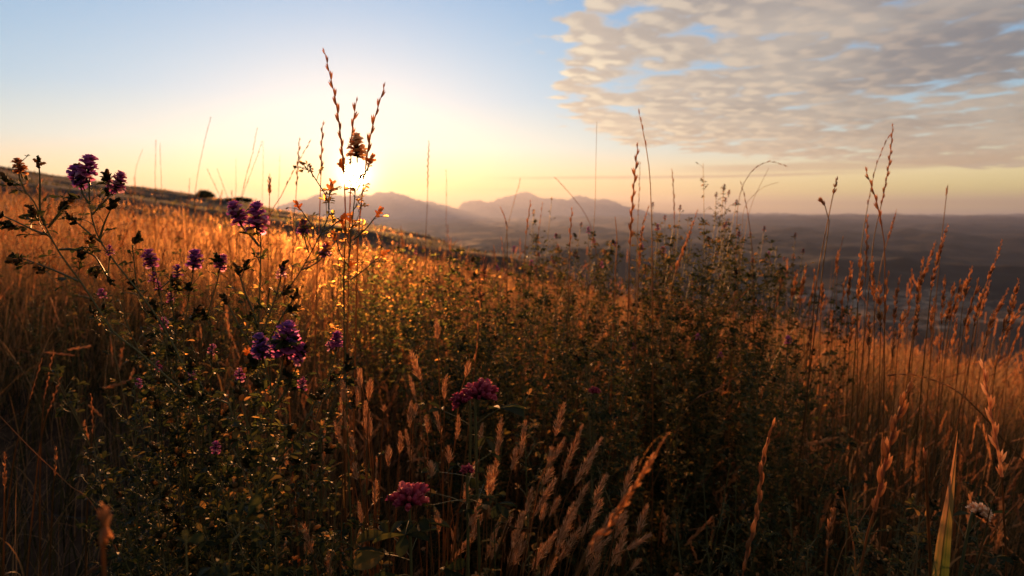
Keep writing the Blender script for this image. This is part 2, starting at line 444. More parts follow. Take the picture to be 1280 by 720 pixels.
azs = np.concatenate([np.linspace(-math.pi, -0.95, 40, endpoint=False), np.linspace(-0.95, 0.95, 420, endpoint=False), np.linspace(0.95, math.pi, 40, endpoint=False)])
rs = np.concatenate([[0.15], np.geomspace(0.4, 30, 70), np.geomspace(31, 300, 110), np.geomspace(310, 6000, 120), np.geomspace(6200, RMAX, 110)])
RR, AA = np.meshgrid(rs, azs, indexing='ij')
GX, GY = RR * np.sin(AA), RR * np.cos(AA)
b = MB()
V = np.stack([GX, GY, ground(GX, GY)], -1).reshape(-1, 3)
fc = grid_faces(len(rs), len(azs), True)[:, ::-1]
b.raw(V, fc, .5)
cap = np.array([[0, 0, gz(0, 0)]] + [list(v) for v in V[:len(azs)]])
k = len(azs); i = np.arange(k)
b.raw(cap, np.stack([np.zeros(k, int), 1 + (i + 1) % k, 1 + i], -1), .5)
tagk(b.build('ground', M['land']), 'structure')

# ---- mountains far away, a ridge of real depth each
def rock_mat():
    m = bpy.data.materials.new('mountain_rock'); m.use_nodes = True
    t = m.node_tree; h = G(t); pb = t.nodes['Principled BSDF']
    geo = t.nodes.new('ShaderNodeNewGeometry')
    c = h.ramp(h.noise(geo.outputs['Position'], .0009, 6, .6), [(.35, (.05, .05, .04)), (.6, (.12, .10, .08))])
    t.links.new(c, pb.inputs['Base Color']); pb.inputs['Roughness'].default_value = .95
    return m
M['rock'] = rock_mat()
def mountains(name, prof, dist, depth, seed):
    px = np.array([p[0] for p in prof], float); py = np.array([p[1] for p in prof], float)
    xs = np.linspace(px[0], px[-1], 260)
    ys = np.interp(xs, px, py)
    kk = np.hanning(5); kk /= kk.sum(); ys = np.convolve(np.pad(ys, 4, 'edge'), kk, 'valid')
    rows = np.linspace(-1, 1, 41)
    X = np.zeros((41, 260)); Y = np.zeros_like(X); Z = np.zeros_like(X)
    for j, (a, b_) in enumerate(zip(xs, ys)):
        rx, rz = ray(a, b_)
        top = CAM_Z + rz * dist
        d = dist + rows * depth
        X[:, j] = rx * d; Y[:, j] = d
        shape = np.maximum(0, 1 - np.abs(rows) ** 1.25)
        Z[:, j] = -420 + (top + 420) * shape
    n = fbm(X, Y, 4200, 7, seed, .66)
    w = np.clip((Z + 420) / 900, 0, 1)
    Z += (n - .4) * 150 * w
    b = MB(); b.raw(np.stack([X, Y, Z], -1).reshape(-1, 3), grid_faces(41, 260), .5)
    tagk(b.build(name, M['rock']), 'structure')
mountains('mountains', [(560, 270), (575, 253), (592, 249), (612, 250), (628, 246), (645, 243), (655, 241), (665, 242), (678, 246), (690, 248), (705, 251), (716, 248), (730, 246),
                        (740, 247), (752, 247), (762, 251), (775, 257), (795, 262), (830, 267), (900, 271)], 44000, 6500, 61)
mountains('mountains', [(290, 272), (335, 262), (350, 252), (365, 249), (395, 246), (430, 241), (460, 244), (485, 239), (500, 241), (520, 247), (540, 252), (552, 256), (570, 261),
                        (600, 266), (640, 269), (720, 272)], 38000, 5200, 67)

# ------------------------------------------------------------------ haze
hm = bpy.data.materials.new('haze'); hm.use_nodes = True
t = hm.node_tree; t.nodes.clear()
pv = t.nodes.new('ShaderNodeVolumePrincipled')
pv.inputs['Color'].default_value = (0.38, 0.50, 0.80, 1); pv.inputs['Density'].default_value = 2.4e-5; pv.inputs['Anisotropy'].default_value = 0.48
out = t.nodes.new('ShaderNodeOutputMaterial'); t.links.new(pv.outputs[0], out.inputs['Volume'])
zlo = float(V[:, 2].min()) - 1.0; zhi = max(v.co.z for o in S.objects if o.name.startswith('mountains') for v in o.data.vertices) + 20.0; hw = RMAX + 2000
me = bpy.data.meshes.new('haze')
c8 = [(x, y, z) for x in (-hw, hw) for y in (-hw, hw) for z in (min(zlo, -600), zhi)]
me.from_pydata(c8, [], [(0, 1, 3, 2), (4, 6, 7, 5), (0, 4, 5, 1), (2, 3, 7, 6), (0, 2, 6, 4), (1, 5, 7, 3)])
me.materials.append(hm)
hz = bpy.data.objects.new('haze', me); S.collection.objects.link(hz); tagk(hz, 'stuff')

# ================================================================== plants
GOLD = 2.39996
def curve(ctrl, n=24):
    """Catmull-Rom through the control points"""
    c = np.asarray(ctrl, float)
    c = np.vstack([2 * c[0] - c[1], c, 2 * c[-1] - c[-2]])
    seg = len(c) - 3; per = max(2, int(math.ceil(n / seg))); out = []
    for i in range(seg):
        p0, p1, p2, p3 = c[i:i + 4]
        for t in np.linspace(0, 1, per, endpoint=(i == seg - 1)):
            out.append(.5 * ((2 * p1) + (p2 - p0) * t + (2 * p0 - 5 * p1 + 4 * p2 - p3) * t * t + (3 * p1 - p0 - 3 * p2 + p3) * t ** 3))
    return np.array(out)
def resample(p, n):
    s = np.concatenate([[0], np.cumsum(np.linalg.norm(np.diff(p, axis=0), axis=1))])
    q = np.linspace(0, s[-1], n)
    return np.stack([np.interp(q, s, p[:, i]) for i in range(3)], -1), s[-1]
def at(p, s):
    """points and tangents at arc lengths s"""
    c = np.concatenate([[0], np.cumsum(np.linalg.norm(np.diff(p, axis=0), axis=1))])
    s = np.atleast_1d(s)
    f = lambda q: np.stack([np.interp(q, c, p[:, i]) for i in range(3)], -1)
    a = f(np.clip(s - .004, 0, c[-1])); b = f(np.clip(s + .004, 0, c[-1]))
    return f(s), norm(b - a), c[-1]

ONES = 'zero first second third fourth fifth sixth seventh eighth ninth tenth eleventh twelfth thirteenth fourteenth fifteenth sixteenth seventeenth eighteenth nineteenth'.split()
CARD = ['', 'twenty', 'thirty', 'forty', 'fifty', 'sixty', 'seventy', 'eighty', 'ninety']
TENS = ['', 'twentieth', 'thirtieth', 'fortieth', 'fiftieth', 'sixtieth', 'seventieth', 'eightieth', 'ninetieth']
def ordinal(n):
    if n < 20: return ONES[n]
    a, b_ = divmod(n, 10)
    return TENS[a - 1] if b_ == 0 else CARD[a - 1] + '-' + ONES[b_]

# ------------------------------------------------------------------ seed heads
def head_braid(mb, p, rng, s=1.0, gap=.0088, ln=.0120, fat=.92):
    _, _, Lh = at(p, 0)
    k = max(4, int(Lh / (gap * s)))
    sa = np.linspace(0, Lh * .985, k)
    q, tg, _ = at(p, sa)
    view = np.array([[rng.normal(0, .5), 1.0, 0.0]])
    side = norm(np.cross(tg, view))
    sg = np.where(np.arange(k) % 2 == 0, 1, -1)[:, None]
    d = norm(tg + side * sg * rng.uniform(.24, .42, (k, 1)) + rng.normal(0, .05, (k, 3)))
    x, y, z = frames(d, rng.uniform(0, 6.28, k))
    taper = np.interp(np.linspace(0, 1, k), [0, .12, .75, 1], [.75, 1, .95, .6]) * s * rng.uniform(.85, 1.15, k)
    sc = np.stack([ln * taper * .95 * fat, ln * taper * .95 * fat, ln * taper], -1)
    mb.inst(SPIKELET, q, x, y, z, sc, rng.uniform(.2, .85, k))
    # a second, closer glume beside each one
    d2 = norm(d + tg * .25 - side * sg * .1); x, y, z = frames(d2, rng.uniform(0, 6.28, k))
    mb.inst(SPIKELET, q + tg * ln * .22 * s, x, y, z, sc * .85, rng.uniform(.3, 1, k))
    mb.tube(p, np.linspace(.0011, .0005, len(p)) * s, .5, 5)
def head_plume(mb, p, rng, s=1.0, wide=1.0):
    _, _, Lh = at(p, 0)
    k = max(14, int(Lh / (.0020 * s)))
    sa = np.sort(rng.uniform(0, Lh, k)); q, tg, _ = at(p, sa)
    u = sa / Lh
    prof = np.interp(u, [0, .15, .6, 1], [.55, 1, .9, .35])
    roll = np.arange(k) * GOLD
    x0, y0, _ = frames(tg)
    out_ = x0 * np.cos(roll)[:, None] + y0 * np.sin(roll)[:, None]
    d = norm(tg + out_ * rng.uniform(.12, .5, (k, 1)) * wide)
    x, y, z = frames(d, roll)
    ln = .0085 * prof * s * rng.uniform(.7, 1.25, k)
    mb.inst(SPIKELET, q + out_ * .0008 * s, x, y, z, np.stack([ln * 1.3, ln * 1.3, ln], -1), rng.uniform(.15, 1, k))
    mb.tube(p, np.linspace(.0008, .0003, len(p)) * s, .5, 4)
def head_brush(mb, p, rng, s=1.0):
    _, _, Lh = at(p, 0)
    k = int(Lh / (.00024 * s)); sa = np.sort(rng.uniform(0, Lh, k)); q, tg, _ = at(p, sa); u = sa / Lh
    prof = np.interp(u, [0, .1, .5, .85, 1], [.5, .95, 1, .7, .4])
    roll = np.arange(k) * GOLD + rng.normal(0, .3, k)
    x0, y0, _ = frames(tg); out_ = x0 * np.cos(roll)[:, None] + y0 * np.sin(roll)[:, None]
    d = norm(tg + out_ * np.where(rng.random((k, 1)) < .3, rng.uniform(.4, .9, (k, 1)), rng.uniform(.10, .42, (k, 1))))
    x, y, z = frames(d, roll)
    ln = .0085 * prof * s * rng.uniform(.7, 1.3, k)
    mb.inst(THINSP, q + out_ * rng.uniform(.0005, .0022, (k, 1)) * s * prof[:, None], x, y, z, np.stack([ln * .6, ln * .6, ln], -1), rng.uniform(.2, 1, k))
    kk = max(10, k // 6); idx = rng.integers(0, k, kk)
    mb.inst(SPIKELET, q[idx], x[idx], y[idx], z[idx], np.stack([ln[idx] * .45, ln[idx] * .45, ln[idx] * .6], -1), rng.uniform(.0, .7, kk))
def head_fine(mb, p, rng, s=1.0):
    _, _, Lh = at(p, 0)
    k = max(5, int(Lh / (.011 * s))); sa = np.linspace(0, Lh * .98, k); q, tg, _ = at(p, sa)
    roll = rng.uniform(0, 6.28, k); x0, y0, _ = frames(tg)
    d = norm(tg + (x0 * np.cos(roll)[:, None] + y0 * np.sin(roll)[:, None]) * .16); x, y, z = frames(d)
    ln = .011 * s * rng.uniform(.8, 1.2, k)
    mb.inst(SPIKELET, q, x, y, z, np.stack([ln * .8, ln * .8, ln], -1), rng.uniform(.2, .8, k))
    mb.tube(p, np.linspace(.0007, .0003, len(p)) * s, .5, 4)
HEADS = dict(braid=head_braid, plume=head_plume, brush=head_brush, fine=head_fine)

def stalk(kind, pix, d, head_px, label, cat='grass', group=None, s=1.0, r=.0010, name=None, seed=0, d_tip=None, leaf=True, material=None, root=.35):
    """one grass stalk: pix = pixels from the tip down to where it leaves sight, d = its distance"""
    rng = np.random.default_rng(1000 + seed * 17 + int(pix[0][0] * 3 + pix[0][1]))
    m = len(pix)
    dd = [d + ((d_tip - d) * (1 - i / (m - 1)) if d_tip else 0) for i in range(m)]
    w = [P(a, b_, q) for (a, b_), q in zip(pix, dd)]
    low = w[-1]; dirn = w[-1] - w[-2]
    g0 = gz(low[0], low[1]); hgt = max(.01, low[2] - g0)
    slope = dirn[:2] / max(abs(dirn[2]), 1e-3) if dirn[2] < 0 else dirn[:2] * 0
    slope = np.clip(slope, -.6, .6)
    bxy = low[:2] + slope * hgt * root + rng.normal(0, .01, 2)
    base = np.array([bxy[0], bxy[1], gz(*bxy) - .005])
    mid = (base + low) / 2 + np.array([*(slope * hgt * .12), 0])
    pts = curve([base, mid] + w[::-1], 44)
    pts, Ls = resample(pts, 60)
    hl = head_px / F * d
    t_ = thing(name or 'grass_stalk', (base[0], base[1], gz(*bxy)), label, cat, group)
    cut = max(.02, Ls - hl)
    rmin = .00030 * d
    rr = max(r, rmin)
    hp = at(pts, np.linspace(cut, Ls, 26))[0]
    if head_px > 0:
        sp = at(pts, np.linspace(0, cut, 34))[0]
        b = MB(); b.tube(sp, np.linspace(rr * 1.5, rr * .75, 34), rng.uniform(.3, .7), 5); b.build('stem', M['grass'], t_)
        hb = MB(); HEADS[kind](hb, hp, rng, s)
        hb.build('seed_head', M[material or ('rosy' if kind in ('brush',) else 'head')], t_)
    else:
        b = MB(); b.tube(pts, np.linspace(rr * 1.4, rr * .35, 60), rng.uniform(.3, .9), 5); b.build('stem', M['grass'], t_)
    if leaf:
        for k in range(rng.integers(1, 3)):
            s0 = Ls * rng.uniform(.12, .42); q, tg, _ = at(pts, s0); q = q[0]
            th = rng.uniform(0, 6.28); out_ = np.array([math.cos(th), math.sin(th), 0])
            ll = rng.uniform(.08, .2)
            uu = np.linspace(0, 1, 9)[:, None]
            lp = q + tg[0] * ll * (uu - .35 * uu ** 2) + out_ * ll * .55 * uu ** 1.6 - np.array([[0, 0, .25]]) * ll * uu ** 2.5
            lb = MB(); ribbon(lb, lp, .004 * (1 - uu[:, 0] ** 2) + .0003, rng.uniform(.3, .8)); lb.build('leaf', M['grass'], t_)
    return t_

def ribbon(mb, p, w, tint, side=None, fold=.18):
    p = np.asarray(p, float); n = len(p); tg = norm(np.gradient(p, axis=0))
    x = norm(np.cross(tg, np.array([.2, .95, .2]))) if side is None else norm(np.cross(tg, np.broadcast_to(side, p.shape)))
    y = np.cross(tg, x); w = np.broadcast_to(w, (n,))[:, None]
    V = np.stack([p - x * w / 2 + y * w * fold, p, p + x * w / 2 + y * w * fold], 1)
    mb.raw(V.reshape(-1, 3), grid_faces(n, 3), tint)

# ------------------------------------------------------------------ lucerne and clover
def trifoliate(lb, sb, q, d, size, rng, tint, pet=.014):
    d = d / np.linalg.norm(d)
    e = q + d * pet
    sb.tube([q, q + d * pet * .5 + np.array([0, 0, .001]), e], [.00045, .0004, .0003], .5, 3)
    x, y, z = frames(d[None]); up = y[0] if y[0][2] > 0 else -y[0]
    xx = x[0]
    ds = np.array([d, d * .45 + xx * .9, d * .45 - xx * .9]) + rng.normal(0, .14, (3, 3)) + np.array([0, 0, rng.normal(-.15, .25)])
    X, Y, Z = frames(ds, rng.normal(0, .5, 3))
    ln = size * rng.uniform(.6, 1.3, 3)
    lb.inst(LEAF, np.repeat(e[None], 3, 0), X, Y, Z, np.stack([ln * rng.uniform(.42, .6), ln, ln], -1), np.clip(tint + rng.normal(-.06, .13, 3) + .4 * (rng.random(3) < .10), 0, 1))

def pods(bb, q, axis, size, rng, n=7):
    bl = bb; bb = MB(); bl.append(bb)
    k = n; ph = np.arange(k) * GOLD + rng.uniform(0, 6)
    x, y, z = frames(axis[None]); u = np.linspace(0, 1, k)
    d = norm(z + (x * np.cos(ph)[:, None] + y * np.sin(ph)[:, None]) * (1.3 - .8 * u)[:, None])
    p = q + z * (u * size)[:, None]
    X, Y, Z = frames(d, ph)
    ln = .0058 * rng.uniform(.7, 1.25, k)
    bb.inst(POD if rng.random() < .6 else BUD, p, X, Y, Z, ln, rng.uniform(.1, 1, k))

def raceme(parent, q, axis, rng, size=1.0, material='purple', n=24, tint=.45, name='flower_head'):
    """a lucerne flower head: florets set spirally round an axis"""
    fb = MB(); cb = MB()
    Lr = .0155 * size; n = int(n * 1.25); tint = min(1, tint + .08)
    u = (np.arange(n) + .5) / n; ph = np.arange(n) * GOLD + rng.uniform(0, 6)
    x, y, z = frames(np.asarray(axis)[None])
    ang_ = np.interp(u, [0, .5, 1], [1.65, 1.05, .25]) + rng.normal(0, .12, n)
    out_ = x * np.cos(ph)[:, None] + y * np.sin(ph)[:, None]
    d = norm(z * np.cos(ang_)[:, None] + out_ * np.sin(ang_)[:, None])
    p = q + z * (u * Lr)[:, None]
    Z = d; Y = norm(z - d * np.sum(d * z, 1, keepdims=True) + out_ * 1e-3); X = np.cross(Y, Z)
    ln = .0088 * size * rng.uniform(.82, 1.15, n) * np.interp(u, [0, .75, 1], [1, .95, .6])
    fb.inst(FLORET, p, X, Y, Z, np.stack([ln * 1.2, ln * 1.1, ln], -1), np.clip(tint + rng.normal(0, .17, n), 0, 1))
    h = fb.build(name, M[material], parent)
    cb.inst(CALYX, p, X, Y, Z, np.stack([ln * .95, ln * .95, ln * 1.0], -1), rng.uniform(.2, .7, n))
    cb.tube([q - z[0] * .006, q + z[0] * Lr], [.0009, .0004], .5, 4)
    cb.build('calyx', M['leaf'], h)
    return h
def leafy_stem(sb, lb, bb, pts, rng, r0=.0016, r1=.0006, gap=.018, size=.011, twig=.35, tint=.4, start=.15, buds=.5):
    pts, Ls = resample(pts, max(12, int(np.linalg.norm(pts[-1] - pts[0]) / .012)))
    sb.tube(pts, np.linspace(r0, r1, len(pts)), rng.uniform(.2, .8), 5)
    s = Ls * start; k = 0
    while s < Ls:
        q, tg, _ = at(pts, s); q = q[0]; tg = tg[0]
        th = k * 2.6 + rng.uniform(-.5, .5)
        x, y, _z = frames(tg[None]); o = x[0] * math.cos(th) + y[0] * math.sin(th)
        d = norm(o * .8 + tg * .6 + np.array([0, 0, .15]))
        fade = 1.0 - .35 * s / Ls
        if rng.random() < twig:
            tl = rng.uniform(.02, .065) * fade * min(1, max(.22, (Ls - s) / .10))
            e = q + d * tl + np.array([0, 0, tl * .35])
            tp = curve([q, q + d * tl * .5, e], 6)
            sb.tube(tp, np.linspace(r1 * .9, r1 * .5, len(tp)), .5, 4)
            for j in range(rng.integers(3, 6)):
                f = rng.uniform(.25, 1); qq = q + (e - q) * f
                trifoliate(lb, sb, qq, norm(d + rng.normal(0, .6, 3)), size * .75, rng, tint, .006)
            if rng.random() < buds: pods(bb, e, norm(e - q), .008, rng, rng.integers(5, 10))
        trifoliate(lb, sb, q, d, size * fade, rng, tint + rng.normal(0, .06) + (.35 if rng.random() < .05 else 0), rng.uniform(.006, .016))
        s += gap * rng.uniform(.6, 1.4); k += 1
    return pts

def lucerne(label, stems, flowers, d, group=None, seed=0, size=.011, gap=.018, twig=.35, tint=.4, name='lucerne_plant', cat='wildflower', r0=.0017, base=None, buds=.5, bud_mat='bud'):
    """stems: lists of pixels from the tip down; flowers: (px, py, size, axis, material, tint)"""
    rng = np.random.default_rng(500 + seed)
    lows = []
    W_ = []
    for st in stems:
        rooted = st[-1] is not None
        w = [P(a[0], a[1], a[2] if len(a) > 2 else d) for a in st if a is not None]; W_.append((w, rooted))
        if rooted: lows.append(w[-1])
    if base is None:
        c = np.mean([l[:2] for l in lows], 0); base = c
    g0 = gz(*base); t_ = thing(name, (base[0], base[1], g0), label, cat, group)
    bs = np.array([base[0], base[1], g0 - .004])
    lb, bb = MB(), []
    for i, (w, rooted) in enumerate(W_):
        sb = MB()
        bj = bs + np.array([rng.normal(0, .008), rng.normal(0, .008), 0])
        ctrl = ([bj] if rooted and w[-1][2] > g0 + .02 else []) + w[::-1]
        pts = curve(ctrl, 40)
        leafy_stem(sb, lb, bb, pts, rng, r0=r0 if rooted else r0 * .55, start=.15 if rooted else .05, size=size, gap=gap, twig=twig, tint=tint, buds=buds)
        if not rooted: pods(bb, pts[-1], norm(pts[-1] - pts[-2]), .008, rng, 7)
        sb.build('stem', M['stem'], t_)
    if not lb.empty(): lb.build('foliage', M['leaf'], t_)
    for c_ in bb: c_.build('bud_cluster', M[bud_mat], t_)
    for f in flowers:
        px, py, sz = f[:3]; ax = f[3] if len(f) > 3 else (0, 0); mt = f[4] if len(f) > 4 else 'purple'; tn = f[5] if len(f) > 5 else .45
        q = P(px, py, f[6] if len(f) > 6 else d)
        axis = norm(np.array([ax[0], ax[1], 1.0]))
        raceme(t_, q - axis * .008 * sz, axis, rng, sz, mt, 22 if sz > .7 else 12, tn)
        # a short stalk from the nearest stem tip
        tips = [w[0] for w, _r in W_]; nt_ = min(tips, key=lambda a: np.linalg.norm(a - q))
        if .006 < np.linalg.norm(nt_ - q) < .12:
            pb_ = MB(); pb_.tube(curve([nt_ - np.array([0, 0, .004]), (nt_ + q) / 2 - np.array([0, 0, .004]), q - axis * .008 * sz], 6), .0007, .5, 4)
            pb_.build('flower_stalk', M['stem'], t_)
    return t_

def clover(label, px, py, d, size, leaves=5, tint=.5, tilt=(0, 0), seed=0, group=None, bend=0.0, foliage_at=.06, petal_mat='pink'):
    rng = np.random.default_rng(900 + seed)
    q = P(px, py, d); base = q[:2] + np.array([bend, .02]); g0 = gz(*base)
    t_ = thing('red_clover', (base[0], base[1], g0), label, 'wildflower', group)
    axis = norm(np.array([tilt[0], tilt[1], 1.0]))
    b_ = np.array([base[0], base[1], g0 - .004])
    pts = curve([b_, (b_ * .45 + q * .55) + np.array([bend * .2, 0, 0]), q - axis * .02, q - axis * .006], 26)
    sb, lb = MB(), MB(); sb.tube(pts, np.linspace(.0017, .0011, len(pts)), .4, 6)
    _, _, Ls = at(pts, 0)
    for k in range(leaves):
        s = Ls - foliage_at * rng.uniform(.3, 1.9); qq, tg, _ = at(pts, s)
        th = k * GOLD + .5; dd = norm(np.array([math.cos(th), math.sin(th), rng.uniform(.0, .5)]))
        trifoliate(lb, sb, qq[0], dd, .020 * size, rng, rng.uniform(.25, .5), rng.uniform(.012, .035))
    sb.build('stem', M['stem'], t_); lb.build('foliage', M['leaf'], t_)
    n = 42; u = (np.arange(n) + .5) / n; th = np.arccos(1 - u * 1.15); ph = np.arange(n) * GOLD
    x, y, z = frames(axis[None]); out_ = x * np.cos(ph)[:, None] + y * np.sin(ph)[:, None]
    dd = norm(z * (np.cos(th) * 1.0 + .25)[:, None] + out_ * np.sin(th)[:, None] + rng.normal(0, .11, (n, 3)))
    Zc = dd; Yc = norm(z - dd * np.sum(dd * z, 1, keepdims=True) + out_ * 1e-3); Xc = np.cross(Yc, Zc)
    ln = .0128 * size * rng.uniform(.78, 1.18, n)
    fb = MB(); fb.inst(CLOVFL, q + dd * .0015, Xc, Yc, Zc, np.stack([ln * .98, ln * .98, ln], -1), np.clip(tint + rng.normal(0, .12, n), 0, 1))
    h = fb.build('flower_head', M[petal_mat], t_)
    cb = MB(); cb.inst(CALYX, q + dd * .0010, Xc, Yc, Zc, np.stack([ln * 1.2, ln * 1.2, ln], -1), rng.uniform(.2, .6, n)); cb.build('calyx', M['leaf'], h)
    return t_

def shrubby(px, py, d, label, nst=5, spread=.10, seed=0, flowers=0, fmat='purple', fsize=.8, group=None, size=.010, gap=.02, tint=.5, cat='wildflower', name='lucerne_plant', twig=.3, buds=.4, wine=0, drop=.16, cap=None):
    cap = cap or (14 if d < .9 else 5)
    """a many-stemmed lucerne plant: its highest tip meets the given pixel"""
    rng = np.random.default_rng(2000 + seed)
    top = P(px, py, d); base = top[:2] + rng.normal(0, .03, 2); g0 = gz(*base)
    H = top[2] - g0
    t_ = thing(name, (base[0], base[1], g0), label, cat, group)
    lb, bb = MB(), []; tips = []
    for i in range(nst):
        sb = MB()
        tip = top.copy() if i == 0 else np.array([top[0] + rng.normal(0, spread), top[1] + rng.normal(0, spread), g0 + H * (1 - abs(rng.normal(0, drop)))])
        b0 = np.array([base[0] + rng.normal(0, .02), base[1] + rng.normal(0, .02), g0 - .004])
        mid = b0 * .5 + tip * .5 + np.array([*(rng.normal(0, .02, 2)), H * .04]); mid[:2] = b0[:2] * .62 + tip[:2] * .38
        pts = leafy_stem(sb, lb, bb, curve([b0, mid, tip], 26), rng, r0=max(.0014, .0004 * d), r1=max(.0005, .00025 * d), size=size, gap=gap, twig=twig, tint=tint, buds=buds)
        tips.append((tip, norm(pts[-1] - pts[-3]))); sb.build('stem', M['stem'], t_)
    lb.build('foliage', M['leaf'], t_)
    for c_ in bb[:cap]: c_.build('bud_cluster', M['bud'], t_)
    for i in range(flowers):
        tip, ax = tips[i % len(tips)]
        off = np.zeros(3) if i < len(tips) else rng.normal(0, .018, 3)
        raceme(t_, tip + off - ax * .004, ax, rng, fsize * rng.uniform(.8, 1.15), fmat, 14 if d < 1 else 9, rng.uniform(.35, .8))
    for i in range(wine):
        tip, ax = tips[i % len(tips)]
        off = np.zeros(3) if i < len(tips) else rng.normal(0, .022, 3)
        raceme(t_, tip + off, ax, rng, .55, 'wine', 10, rng.uniform(.2, .8))
    return t_

# ------------------------------------------------------------------ the field (nobody could count it)
def field(name, n, r_lo, r_hi, hfun, wid, tint_fun, seed, material, head_share=0.0, lean=.25, azlim=.98, segs=5, power=1.0, keep=None, tall=.07):
    rng = np.random.default_rng(seed)
    r = r_lo * (r_hi / r_lo) ** (rng.random(n) ** power); az = rng.uniform(-azlim, azlim, n)
    x = r * np.sin(az); y = r * np.cos(az)
    # gather in tussocks
    cs = np.maximum(.05, .06 * r); cx = np.round(x / cs + rng.normal(0, .25, n)) * cs; cy = np.round(y / cs + rng.normal(0, .25, n)) * cs
    pull = rng.uniform(0, .45, n); x = x * (1 - pull) + cx * pull; y = y * (1 - pull) + cy * pull
    if keep is not None:
        ok = keep(x, y, rng); x, y = x[ok], y[ok]; n = len(x)
    r = np.hypot(x, y)
    z = ground(x, y) - .01
    patch = fbm(x, y, 1.7, 4, 77); patch2 = fbm(x, y, .45, 3, 78)
    h = hfun(x, y, r, patch, rng) * np.where(rng.random(n) < tall, rng.uniform(1.12, 1.42, n), rng.uniform(.5, 1.08, n))
    w = np.maximum(wid, .00082 * r) * rng.uniform(.6, 1.3, n)
    th = rng.normal(.3, 1.5, n); ln_ = np.abs(rng.normal(0, lean, n)) * h
    bx, by = np.cos(th) * ln_, np.sin(th) * ln_
    u = np.linspace(0, 1, segs)
    Pc = np.stack([x[:, None] + bx[:, None] * u ** 1.8, y[:, None] + by[:, None] * u ** 1.8, z[:, None] + h[:, None] * (u - .16 * (ln_ / h)[:, None] * u ** 3)], -1)
    fa = rng.uniform(0, math.pi, n); fa = np.where(r > 3, rng.normal(0, .5, n), fa)
    wx = np.stack([np.cos(fa), np.sin(fa), np.zeros(n)], -1)
    ww = (1 - u ** 2.2) * .5 + .04
    A = Pc - wx[:, None] * (w[:, None] * ww)[..., None]; B = Pc + wx[:, None] * (w[:, None] * ww)[..., None]
    Vv = np.stack([A, B], 2).reshape(n, segs * 2, 3)
    tint = np.clip(tint_fun(x, y, r, patch, patch2, rng), 0, 1)
    i = np.arange(segs - 1); q = np.stack([2 * i, 2 * i + 1, 2 * i + 3, 2 * i + 2], -1)
    Fq = (q[None] + (np.arange(n) * segs * 2)[:, None, None]).reshape(-1, 4)
    mb = MB(); mb.raw(Vv.reshape(-1, 3), Fq, np.repeat(tint, segs * 2))
    hb = MB()
    if head_share:
        sel = np.where((rng.random(n) < head_share) & (h > np.median(h) * .8))[0]; k = len(sel)
        tip = Pc[sel, -1]; dr = norm(Pc[sel, -1] - Pc[sel, -2])
        X, Y, Z = frames(dr, rng.uniform(0, 6, k))
        hl = rng.uniform(.035, .09, k); hw_ = np.maximum(.006, .0016 * r[sel]) * rng.uniform(.7, 1.4, k)
        vv, ff, tt = t_spindle([(0, .2), (.15, .8), (.5, 1), (.8, .6), (1, .1)], 4)
        # ragged little spindle: several sprigs leaving the axis
        vs, fs, ts = [], [], []; nn = 0
        for j in range(11):
            a_ = j * GOLD; z0 = j / 12; v2 = SPIKELET[0].copy() * [2.2, 2.2, .22]
            c_, s_ = math.cos(a_), math.sin(a_)
            v2[:, 0] += v2[:, 2] * c_ * 2.2; v2[:, 1] += v2[:, 2] * s_ * 2.2; v2[:, 2] += z0
            vs.append(v2); fs.append(SPIKELET[1] + nn); ts.append(SPIKELET[2] + .12 * math.sin(j * 3)); nn += len(v2)
        sprig = (np.concatenate(vs), np.concatenate(fs), np.concatenate(ts))
        lo = (sprig[0][::1], sprig[1], sprig[2])
        tmpl_far = (vv * [.5, .5, 1], ff, tt)
        nearm = r[sel] < 5
        for msk, tm in ((nearm, lo), (~nearm, tmpl_far)):
            if msk.any(): hb.inst(tm, (tip - dr * .01)[msk], X[msk], Y[msk], Z[msk], np.stack([hw_, hw_, hl], -1)[msk], rng.uniform(.2, 1, msk.sum()))
    o = mb.build(name, M[material], None, smooth=False)
    tagk(o, 'stuff')
    if not hb.empty():
        c = hb.build('seed_head', M['head'], o); c['kind'] = 'stuff'
    return o

def h_field(x, y, r, patch, rng):
    az = np.arctan2(x, y)
    h = np.interp(r, [.3, .6, 1.0, 1.6, 3, 8, 40], [.22, .28, .34, .44, .52, .50, .42])
    h = h * (1 + .26 * patch) * (1 - .25 * np.exp(-((az + .15) / .25) ** 2) * (1 - sstep(r, 1.8, 3.0))) * (1 - .22 * sstep(az, .3, .5) * (1 - sstep(r, 1.8, 3.2)))
    # lower and thinner towards the open left corner, taller in the middle thicket
    h = h * (1 - .35 * np.exp(-((az + .62) / .25) ** 2) * sstep(r, .3, .6) * (1 - sstep(r, 1.6, 2.8)))
    return h
def t_straw(x, y, r, p, p2, rng): return .56 + .30 * p + .15 * p2 + rng.normal(0, .13, len(x))
def t_green(x, y, r, p, p2, rng): return .10 + .10 * p + rng.normal(0, .10, len(x))
def gap_left(x, y, rng):
    az = np.arctan2(x, y); r = np.hypot(x, y)
    thin = sstep(-az, .36, .50) * (1 - sstep(r, 1.9, 2.8)) * .9 + (1 - sstep(r, .62, .9)) * .55 * (az > -.3) + (1 - sstep(r, 1.0, 2.0)) * .6 * (az > .05)
    return rng.random(len(x)) > thin
field('dry_grass', 26000, .55, 4.0, h_field, .0018, t_straw, 41, 'grass', .25, .42, keep=gap_left)
tagk(field('dry_grass', 70000, 3.6, 60.0, h_field, .0024, t_straw, 42, 'grass', .26, .34, azlim=.9, segs=4, power=1.15), 'stuff')
gap_all = gap_left
def gap_under(x, y, rng):
    az = np.arctan2(x, y); r = np.hypot(x, y)
    return rng.random(len(x)) > sstep(-az, .36, .50) * (1 - sstep(r, 1.9, 2.8)) * .75
